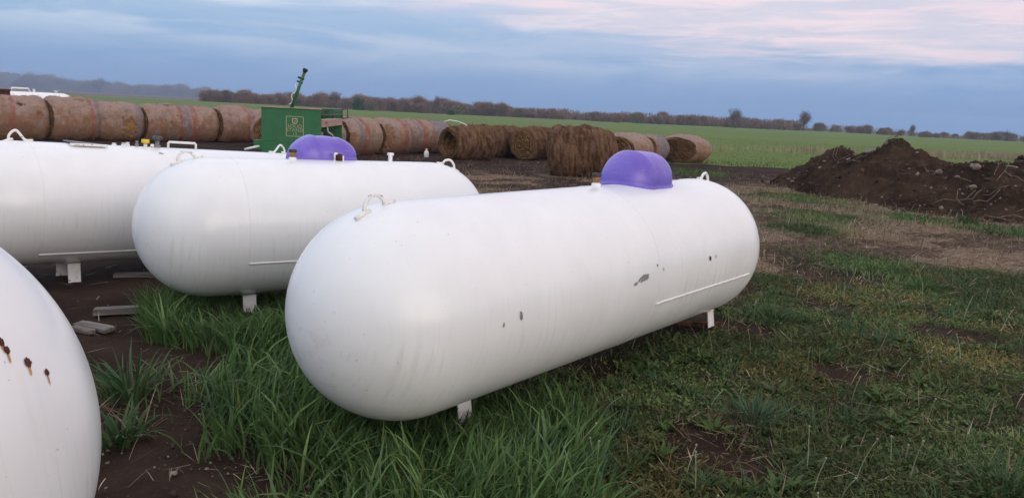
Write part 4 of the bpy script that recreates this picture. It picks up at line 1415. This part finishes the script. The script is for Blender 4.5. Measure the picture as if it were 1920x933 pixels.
def broadleaf():
    """lobed rosettes among the grass beside the tank"""
    parts = []
    cs = []
    while len(cs) < 420:
        x, y = RNG.uniform(-.2, 4.6), RNG.uniform(2.6, 7.5)
        g = cover(np.array([x]), np.array([y]))[0][0]
        if g > .5 and RNG.uniform() < (1.1 if x < 1.5 else .25): cs.append((x, y))
    for x, y in cs:
        n = RNG.integers(6, 13)
        P = np.array([[x, y]]) + RNG.normal(0, .012, (n, 2))
        az = np.linspace(0, 6.28, n, endpoint=False) + RNG.uniform(0, 6)
        L = RNG.uniform(.05, .12) * RNG.uniform(.8, 1.2, n)
        P2 = P
        parts.append(blades(P2, clear_height(P2, L), L * .34, az, np.full(n, RNG.uniform(.6, 1.0)), RNG.uniform(.3, .9, n), tones(n, [(.052, .094, .028), (.068, .112, .034), (.08, .12, .044)], .2), nseg=4))
    V, Q, T, C = merge(parts)
    tag(np_mesh('broadleaf_weeds', V, [Q, T], M['leaf'], smooth=True, colors=C), 'broad leaved weed rosettes scattered through the short grass', 'weeds', kind='stuff')


broadleaf()


def tuft(label, x, y, n, h0, h1, spread, cols, group=None, w=(.005, .010)):
    P = np.array([[0.0, 0.0]]) + RNG.normal(0, spread, (n, 2))
    az = np.arctan2(P[:, 1], P[:, 0]) + RNG.normal(0, .5, n)
    h = RNG.uniform(h0, h1, n)
    gz = float(ground_z(np.array([x]), np.array([y]))[0])
    V, Q, T, C = blades(P, h, RNG.uniform(w[0], w[1], n), az, RNG.uniform(.15, .75, n), RNG.uniform(.5, 1.6, n), tones(n, cols, .25), np.zeros(n), nseg=4)
    o = np_mesh('grass_tuft', V, [Q, T], M['blade'], smooth=True, colors=C)
    o.location = (x, y, gz)
    return tag(o, label, 'grass tuft', group)


GB = [(.045, .098, .048), (.060, .115, .062), (.078, .135, .078)]
GD = [(.038, .084, .030), (.052, .102, .036), (.070, .115, .045)]
GG = 'grass tufts in the weedy lawn'
for lab, x, y, n, h0, h1, sp, cc in [
        ('leafy blue green grass tuft between two bare dirt patches in the lawn', 1.38, 4.05, 130, .12, .26, .05, GB),
        ('big grass tuft with broad arching blades beside the closest tank end', -2.0, 3.95, 75, .2, .40, .06, GD),
        ('small grass tuft on bare dirt below the arching tuft by the closest tank', -1.80, 3.42, 60, .12, .26, .05, GD),
        ('bright green tuft in the stubble past the far end of the scuffed tank', 4.3, 7.9, 140, .10, .22, .07, [(.045, .11, .03), (.06, .13, .04)]),
        ('wide green tuft right of the far leg of the scuffed tank', 2.25, 6.35, 150, .12, .26, .12, GD),
        ('pale grass tuft in the foreground, below the near leg of the scuffed tank', .18, 3.2, 130, .16, .30, .07, GB),
        ('dark grass tuft in the lower right corner of the lawn', 2.32, 3.35, 130, .12, .26, .08, GD),
        ('green tuft at the foot of the dirt heap, beside the dead sticks', 8.4, 14.3, 260, .12, .30, .06, GD),
        ('green tuft in the stubble left of the dirt heap foot', 5.4, 14.6, 120, .10, .20, .18, GD),
        ('grass tuft lying over the dirt strip left of the scuffed tank', -1.35, 3.75, 110, .18, .34, .06, GB)]:
    tuft(lab, x, y, n, h0, h1, sp, cc, GG, (.011, .024) if 'closest' in lab else (.005, .011))
# scattered lesser tufts
parts = []
for k in range(150):
    while True:
        x, y = RNG.uniform(.3, 6), RNG.uniform(2.6, 9)
        if cover(np.array([x]), np.array([y]))[0][0] > .3: break
    n = RNG.integers(14, 42)
    P = np.array([[x, y]]) + RNG.normal(0, RNG.uniform(.02, .06), (n, 2))
    az = np.arctan2(P[:, 1] - y, P[:, 0] - x) + RNG.normal(0, .6, n)
    parts.append(blades(P, clear_height(P, RNG.uniform(.06, .19, n)), RNG.uniform(.004, .009, n), az, RNG.uniform(.15, .8, n), RNG.uniform(.4, 1.4, n), tones(n, GD + GB, .25), nseg=4))
V, Q, T, C = merge(parts)
tag(np_mesh('grass_sprigs', V, [Q, T], M['blade'], smooth=True, colors=C), 'small sprigs of grass dotted over the weedy lawn', 'grass', kind='stuff')


def seed_stalks():
    st, heads = [], []
    pts = []
    while len(pts) < 90:
        x, y = RNG.uniform(.2, 5.5), RNG.uniform(2.7, 8.5)
        if cover(np.array([x]), np.array([y]))[0][0] > .25: pts.append((x, y))
    V_, Q_, T_, o = [], [], [], 0
    for x, y in pts:
        h = RNG.uniform(.10, .26); a = RNG.uniform(0, 6.28); le = RNG.uniform(.1, .7)
        z = float(ground_z(np.array([x]), np.array([y]))[0])
        p = [(x + math.cos(a) * h * le * t ** 1.7, y + math.sin(a) * h * le * t ** 1.7, z + h * t * (1 - .2 * le * t)) for t in np.linspace(0, 1, 7)]
        V, Q, T = tube_np(p, np.linspace(.0028, .0018, 7), 5)
        V_.append(V); Q_.append(Q + o); T_.append(T + o); o += len(V)
        V, Q, T = tube_np([p[-1], (p[-1][0], p[-1][1], p[-1][2] + .007), (p[-1][0], p[-1][1], p[-1][2] + .012)], [.003, .006, .002], 6)
        V_.append(V); Q_.append(Q + o); T_.append(T + o); o += len(V)
    m = simple_mat('pale_stalk', (.24, .25, .15), .7, 0, .25, 20)
    tag(np_mesh('seed_stalks', np.concatenate(V_), [np.concatenate(Q_), np.concatenate(T_)], m, smooth=True), 'thin pale flower stalks standing up out of the weedy lawn', 'stalks', kind='stuff')


seed_stalks()


def straw_litter():
    parts = []
    n0 = 190000
    r = 2.4 + 24 * RNG.uniform(0, 1, n0) ** 1.15
    a = RNG.uniform(R_(-36), R_(46), n0)
    P = np.stack([r * np.sin(a), r * np.cos(a)], 1)
    g, s, f = cover(P[:, 0], P[:, 1])
    pile = pile_h(P[:, 0], P[:, 1])
    k = (RNG.uniform(0, 1, n0) < np.clip(s * .75 + (.02 + .12 * (1 - g)) * (.18 + .82 * sstep(P[:, 1], 6, 10)) + .10 * sstep(poly_sd(P[:, 0], P[:, 1], LAWN), 0, .4), 0, 1)) & (pile < -.02) & (RNG.uniform(0, 1, n0) > f)
    P = P[k]; r = r[k]; n = len(P)
    up = RNG.uniform(0, 1, n) < .10
    lean = np.where(up, RNG.uniform(.1, .7, n), RNG.uniform(1.25, 1.52, n))
    L = RNG.uniform(.04, .17, n) * (1 + .03 * r)
    zb = ground_z(P[:, 0], P[:, 1]) + .012 + RNG.uniform(0, .02, n)
    az = RNG.normal(0.2, .9, n) + np.where(RNG.uniform(0, 1, n) < .5, 0, np.pi)
    parts.append(blades(P, clear_height(P, L), RNG.uniform(.0025, .006, n) * (1 + r * .05), az, lean, RNG.uniform(-.2, .3, n), tones(n, [(.27, .20, .14), (.18, .125, .085), (.38, .30, .215), (.10, .068, .046)], .3), zb, nseg=2))
    # tan withered patches in the lawn
    for bx, by, br in TAN:
        m = 1400
        q = RNG.normal(0, br * .5, (m, 2)) + np.array([bx, by])
        parts.append(blades(q, clear_height(q, RNG.uniform(.03, .09, m)), RNG.uniform(.002, .004, m), RNG.uniform(0, 6.28, m), RNG.uniform(.4, 1.4, m), RNG.uniform(0, .8, m), tones(m, [(.16, .125, .075), (.12, .09, .055), (.20, .15, .10)], .3), nseg=2))
    V, Q, T, C = merge(parts)
    tag(np_mesh('straw_litter', V, [Q, T], M['straw'], colors=C), 'trampled straw and dead stems littering the bare soil', 'straw', kind='stuff')


straw_litter()


def pebbles():
    bm = bmesh.new(); bmesh.ops.create_icosphere(bm, subdivisions=1, radius=1)
    bv = np.array([v.co[:] for v in bm.verts]); bf = np.array([[v.index for v in f.verts] for f in bm.faces]); bm.free()
    Vs, Ts, Cs, o = [], [], [], 0
    n = 1500
    x = np.concatenate([RNG.uniform(-1.9, -.6, 420), RNG.uniform(-4.5, 4, n - 420)]); y = np.concatenate([RNG.uniform(2.6, 4.3, 420), RNG.uniform(4.0, 18, n - 420)])
    g, s, f = cover(x, y)
    k = g < .4
    x, y = x[k], y[k]; n = len(x)
    sz = np.exp(RNG.normal(-5.3, .5, n)) * (1 + .08 * np.maximum(y - 4, 0))
    z = ground_z(x, y)
    col = tones(n, [(.06, .048, .04), (.10, .085, .07), (.22, .20, .18), (.04, .03, .026)], .3)
    for i in range(n):
        v = bv * (1 + RNG.uniform(-.25, .25, (len(bv), 1))) * sz[i] * RNG.uniform(.7, 1.3, 3) * np.array([1, 1, .7]) + np.array([x[i], y[i], z[i] + sz[i] * .3 + .006])
        Vs.append(v); Ts.append(bf + o); o += len(v)
    tag(np_mesh('pebbles', np.concatenate(Vs), np.concatenate(Ts), tone_mat('pebble', .9, .2, 60, .2), colors=np.repeat(col, len(bv), axis=0)), 'pebbles and crumbs of soil on the bare dirt strip', 'pebbles', kind='stuff')


pebbles()


def field_grass():
    parts = []
    # fresh crop at the near edge of the field
    n0 = 60000
    x = RNG.uniform(-26, 46, n0); y = 27 + 55 * RNG.uniform(0, 1, n0) ** 1.6
    f = cover(x, y)[2]
    k = (RNG.uniform(0, 1, n0) < f) & (pile_h(x, y) < 0)
    P = np.stack([x[k], y[k]], 1); n = len(P)
    edge = np.exp(-np.maximum(P[:, 1] - field_edge(P[:, 0]), 0) / 2.5)
    h = RNG.uniform(.04, .08, n) + edge * RNG.uniform(.02, .16, n)
    w = RNG.uniform(.02, .04, n)
    t = tones(n, [(.102, .154, .044), (.120, .172, .052), (.135, .182, .062)], .15)
    t = t * (1 - .62 * edge[:, None])
    parts.append(blades(P, h, w, RNG.uniform(0, 6.28, n), RNG.uniform(.1, .6, n), RNG.uniform(.2, .9, n), t, nseg=2))
    V, Q, T, C = merge(parts)
    tag(np_mesh('field_crop', V, [Q, T], M['blade'], smooth=True, colors=C), 'young green crop covering the field behind the bales and heap', 'crop', kind='stuff')
    # dry tan grass strip across the field
    n = 30000
    t = RNG.uniform(0, 1, n) ** .9
    x = 9 + 50 * t; y0 = 45 + 24 * t
    gap = fbm(x * .22, x * 0 + .5, 61, 3)
    k = RNG.uniform(0, 1, n) < sstep(gap, .40, .62) * .9 + .06
    x, y0 = x[k], y0[k]; n = len(x)
    y = y0 + RNG.normal(0, 1.6, n)
    P = np.stack([x, y], 1)
    V, Q, T, C = blades(P, RNG.uniform(.25, .62, n), RNG.uniform(.02, .04, n), RNG.uniform(0, 6.28, n), RNG.uniform(.05, .4, n), RNG.uniform(.1, .7, n), tones(n, [(.30, .26, .15), (.24, .21, .12), (.34, .28, .18)], .25), nseg=2)
    tag(np_mesh('dry_grass', V, [Q, T], M['straw'], colors=C), 'strip of tall dry tan grass crossing the green field', 'dry grass', kind='stuff')


field_grass()


# ------------------------------------------------------------------ trees
def tree_proto(kind, seed):
    """crown and trunk meshes for one tree, about 5 m tall before scaling"""
    rng = np.random.default_rng(seed)
    tub = []           # trunk and limbs
    tips = []
    def grow(p, d, L, r, lvl):
        n = 4
        pts = [p]
        for i in range(n):
            d = d + rng.normal(0, .16 if lvl > 0 else .05, 3); d[2] += .05; d = d / np.linalg.norm(d)
            pts.append(pts[-1] + d * L / n)
        tub.append((np.array(pts), np.linspace(r, r * .55, n + 1)))
        if lvl >= 3:
            tips.append((pts[-1], d)); tips.append((pts[2], d)); return
        k = rng.integers(3, 5) if not (kind in ('tall', 'round') and lvl == 0) else rng.integers(6, 9)
        for b in range(k):
            t = rng.integers(1 if lvl == 0 else 2, n + 1)
            az = rng.uniform(0, 6.28); sp = rng.uniform(.6, 1.25)
            q = np.array([math.cos(az) * sp, math.sin(az) * sp, rng.uniform(.15, 1.0)])
            nd = d * .6 + q; nd /= np.linalg.norm(nd)
            grow(pts[t], nd, L * (rng.uniform(.55, .8) if not (kind == 'tall' and lvl == 0) else rng.uniform(.65, 1.25)), r * .55, lvl + 1)
    stems = 1 if kind in ('tall', 'round') else rng.integers(2, 4)
    for s in range(stems):
        b = np.array([rng.normal(0, .35) * (stems > 1), rng.normal(0, .35) * (stems > 1), -.1])
        d0 = np.array([rng.normal(0, .15), rng.normal(0, .15), 1.0])
        grow(b, d0 / np.linalg.norm(d0), 1.7 if kind == 'tall' else 1.5, .12, 0)
    V_, Q_, o = [], [], 0
    for P, r in tub:
        V, Q, T = tube_np(P, r, 4, False)
        V_.append(V); Q_.append(Q + o); o += len(V)
    tv, tq = np.concatenate(V_), np.concatenate(Q_)
    # twigs
    tp = np.array([t[0] for t in tips]); td = np.array([t[1] for t in tips])
    per = 26 if kind != 'tall' else 14
    n = len(tp) * per
    idx = np.repeat(np.arange(len(tp)), per)
    base = tp[idx] + rng.normal(0, .34, (n, 3))
    d = td[idx] * .8 + rng.normal(0, .8, (n, 3)); d[:, 2] += .35
    d /= np.linalg.norm(d, axis=1, keepdims=True)
    L = rng.uniform(.25, .75, n)
    if True:                                            # low suckers right down to the ground
        m = n // 2 if kind not in ('tall', 'round') else n // 5
        rad = np.abs(rng.normal(0, .9, m)); a2 = rng.uniform(0, 6.28, m)
        b2 = np.stack([rad * np.cos(a2), rad * np.sin(a2), rng.uniform(0, 1, m) ** 1.3 * tp[:, 2].mean()], 1)
        d2 = np.stack([np.cos(a2) * .5, np.sin(a2) * .5, np.ones(m)], 1) + rng.normal(0, .45, (m, 3))
        d2 /= np.linalg.norm(d2, axis=1, keepdims=True)
        base = np.concatenate([base, b2]); d = np.concatenate([d, d2]); n = n + m
    L = rng.uniform(.3, 1.0, n)
    sd = np.cross(d, rng.normal(0, 1, (n, 3))); sd /= np.linalg.norm(sd, axis=1, keepdims=True)
    w = rng.uniform(.014, .032, n)[:, None]
    if kind == 'leafy': w *= 3.0
    V = np.stack([base - sd * w, base + sd * w, base + d * L[:, None]], 1).reshape(-1, 3)
    V[:, 2] = np.maximum(V[:, 2], .02)
    T = np.arange(3 * n).reshape(n, 3)
    pal = dict(bush=[(.24, .150, .105), (.29, .19, .13), (.19, .13, .095)], tall=[(.18, .13, .10), (.14, .105, .08)], round=[(.055, .052, .044), (.065, .062, .048)],
               leafy=[(.055, .105, .038), (.045, .085, .032), (.070, .12, .045)], olive=[(.19, .18, .085), (.22, .20, .10), (.16, .14, .08)])[kind]
    C = np.repeat(np.array(pal)[rng.integers(0, len(pal), n)] * rng.uniform(.7, 1.25, (n, 1)), 3, axis=0)
    H = max(tv[:, 2].max(), V[:, 2].max())
    s = 5.0 / H
    return (tv * s, tq), (V * s, T, C)


PROTO = {}
for kind, cnt in (('bush', 5), ('tall', 3), ('round', 1), ('leafy', 1), ('olive', 2)):
    for k in range(cnt):
        (tv, tq), (cv, ct, cc) = tree_proto(kind, 900 + 31 * k + len(kind))
        a = np_mesh('trunk', tv, tq, M['bark'], smooth=True); b = np_mesh('crown', cv, ct, M['twig'], colors=cc)
        PROTO.setdefault(kind, []).append((a, b))
USED = set()


def place_tree(kind, x, y, h, label, group=None, wide=1.0, name=None):
    lst = PROTO[kind]
    i = random.randrange(len(lst))
    tr, cr = lst[i]
    gz = float(ground_z(np.array([x]), np.array([y]))[0])
    root = thing(name or ('bare_tree' if kind not in ('leafy',) else 'green_tree'), label, 'tree', (x, y, gz - .05), random.uniform(0, 6.28), group)
    s = h / 5.0
    root.scale = (s * wide, s * wide, s)
    for src in (tr, cr):
        if src.name not in USED:
            USED.add(src.name); c = src
        else:
            c = src.copy(); COL.objects.link(c)
        c.parent = root
    return root


def at_px(px, d):
    """x for a picture column at distance d (the columns were read off the photograph once)"""
    return (px - 960) / 1450 * d * 1.01


# unbroken row from left to right; column, height range
rowg = 'bare trees of the far tree row'
px = 384.0
cnt = 0
while px < 1470 and cnt < 215:
    d = random.uniform(262, 300) + (px - 384) * .03
    h = random.uniform(3.1, 5.8) * (1.08 if px < 950 else .86)
    if random.random() < .10: h *= 1.22
    kind = 'bush' if random.random() < .84 else ('tall' if random.random() < .6 else 'olive')
    lab = {'bush': 'bare brown bushy tree in the unbroken far tree row behind the green field',
           'tall': 'thin bare tree rising out of the unbroken far row',
           'olive': 'bare tree with an olive tinge in the unbroken far tree row'}[kind]
    place_tree(kind, at_px(px, d), d, h, lab, rowg, 1.25)
    px += random.uniform(4.3, 6.6); cnt += 1
# scattered part on the right
px = 1500.0
while px < 1960:
    d = random.uniform(300, 350)
    h = random.uniform(1.8, 4.4)
    kind = random.choice(['bush', 'tall', 'olive', 'bush', 'bush'])
    place_tree(kind, at_px(px, d), d, h, 'low scrubby brown tree in the gappy end of the row above the dirt heap' if kind == 'bush' else 'low thin bare tree in the gappy end of the row above the dirt heap' if kind == 'tall' else 'low olive tinged tree in the gappy end of the row above the dirt heap', 'scrub trees at the thin end of the row', 1.35)
    px += random.choice([5, 6, 9, 11, 16, 24])
# hazy trees to the left, farther off
px = -30.0
while px < 400:
    d = random.uniform(1400, 1640)
    h = random.uniform(11.0, 31.0) * (1.25 if px < 120 else 1)
    place_tree(random.choice(['bush', 'bush', 'bush', 'tall']), at_px(px, d), d, h, 'hazy bluish tree in the distant wood above the left bales', 'hazy trees of the distant left wood', 1.3)
    px += random.uniform(4.5, 8)
# trees that stand out
SPECIAL = [('tall', 1357, 290, 8.2, 'tall bare tree standing above the far row, right of its middle', .9),
           ('tall', 1482, 300, 8.6, 'lone spreading bare tree where the dense row ends', 1.05),
           ('round', 1850, 330, 5.2, 'dark round topped tree near the right edge of the picture', 1.5),
           ('tall', 1898, 330, 5.6, 'bare tree right of the dark round topped tree', 1.1),
           ('leafy', 666, 252, 4.9, 'dark green leafy tree at the front of the brown row', .8),
           ('olive', 690, 254, 4.0, 'pale yellow green tree beside the dark green leafy tree', 1.2),
           ('leafy', 836, 254, 2.0, 'low dark evergreen bush at the foot of the brown row', 1.3),
           ('tall', 1680, 320, 5.4, 'small upright bare tree left of the heap peak', .8),
           ('tall', 810, 268, 7.0, 'thin bare tree poking above the row right of the green tree', .7),
           ('tall', 190, 1300, 30, 'tall hazy bare tree above the golden torn bale', 1.1)]
for kind, px, d, h, lab, wd in SPECIAL:
    place_tree(kind, at_px(px, d), d, h, lab, None, wd)


def wood_mass():
    """thicket of stems behind the row that no one could count"""
    n = 20000
    px = np.where(RNG.uniform(0, 1, n) < .8, RNG.uniform(380, 1480, n), RNG.uniform(1480, 1990, n))
    d = RNG.uniform(285, 312, n) + np.where(px > 1480, 25, 0)
    x = (px - 960) / 1450 * d * 1.01
    top = np.where(px > 1480, .2 + 2.6 * sstep(fbm(x * .09, x * 0, 307, 4), .35, .75), 2.2 + 2.0 * fbm(x * .12, x * 0, 303, 4))
    z = RNG.uniform(0, 1, n) ** .9 * top
    L = RNG.uniform(.5, 1.3, n); w = RNG.uniform(.05, .12, n)
    a = RNG.uniform(0, 6.28, n); ti = RNG.uniform(0, .7, n)
    dr = np.stack([np.cos(a) * np.sin(ti), np.sin(a) * np.sin(ti), np.cos(ti)], 1)
    b = np.stack([x, d, z + ground_z(x, d)], 1)
    sd = np.stack([np.cos(a + 1.2), np.sin(a + 1.2), 0 * a], 1)
    V = np.stack([b - sd * w[:, None], b + sd * w[:, None], b + dr * L[:, None]], 1).reshape(-1, 3)
    C = np.repeat(tones(n, [(.20, .130, .092), (.25, .165, .115), (.17, .115, .085)], .25), 3, axis=0)
    tag(np_mesh('undergrowth', V, np.arange(3 * n).reshape(n, 3), M['twig'], colors=C), 'brown thicket filling the gaps behind the far tree row', 'thicket', kind='stuff')


wood_mass()


def hills():
    # low wooded ridge to the north west
    for nm, d, prof, lab in (('hill', 1820, [(-500, 40), (-200, 40), (0, 36), (60, 32), (110, 26), (200, 20), (300, 16), (420, 11), (600, 6), (900, 1)], 'low wooded ridge fading blue in the distance on the left'),
                             ('hill', 1680, [(-400, 16), (0, 16), (120, 14), (250, 13), (380, 7), (520, 1)], 'pale ploughed rise below the wooded ridge on the left')):
        px = np.linspace(prof[0][0], prof[-1][0], 420)
        hh = np.interp(px, [p[0] for p in prof], [p[1] for p in prof])
        if d > 1700: hh = hh + (fbm(px * .16, px * 0, 401, 5) - .5) * 12 * np.clip(hh / 10, 0, 1)
        x = (px - 960) / 1450 * d
        rows = [(-60, -3.0), (-25, .45), (0, 1.0), (60, .9), (160, -.3)]
        V = np.concatenate([np.stack([x * (1 + dy / d), np.full(len(x), d + dy), np.maximum(hh, .0) * k if k >= 0 else np.full(len(x), -4.0)], 1) for dy, k in rows])
        n = len(x); i = np.arange(len(rows) - 1)[:, None] * n; j = np.arange(n - 1)[None]
        Q = np.stack([i + j, i + j + 1, i + n + j + 1, i + n + j], -1).reshape(-1, 4)
        mt = M['hill'] if d > 1700 else simple_mat('ploughed_rise', (.19, .15, .12), 1.0, 0, .2, .02, 0)
        tag(np_mesh(nm, V, Q, mt, smooth=True), lab, kind='structure')


hills()


# ------------------------------------------------------------------ air
def haze():
    m = bpy.data.materials.new('haze'); m.use_nodes = True
    nt = m.node_tree
    nt.nodes.remove(nt.nodes['Principled BSDF'])
    v = nt.nodes.new('ShaderNodeVolumePrincipled')
    v.inputs['Color'].default_value = (.55, .74, 1.0, 1)
    v.inputs['Density'].default_value = .00042
    v.inputs['Anisotropy'].default_value = 0.0
    nt.links.new(v.outputs[0], nt.nodes['Material Output'].inputs['Volume'])
    bm = bmesh.new()
    add_box(bm, (0, 0, 20), (4000, 4000, 52))
    tag(bm_obj('haze', bm, m), 'thin blue evening haze over the fields', kind='stuff')


haze()
rust_spots()
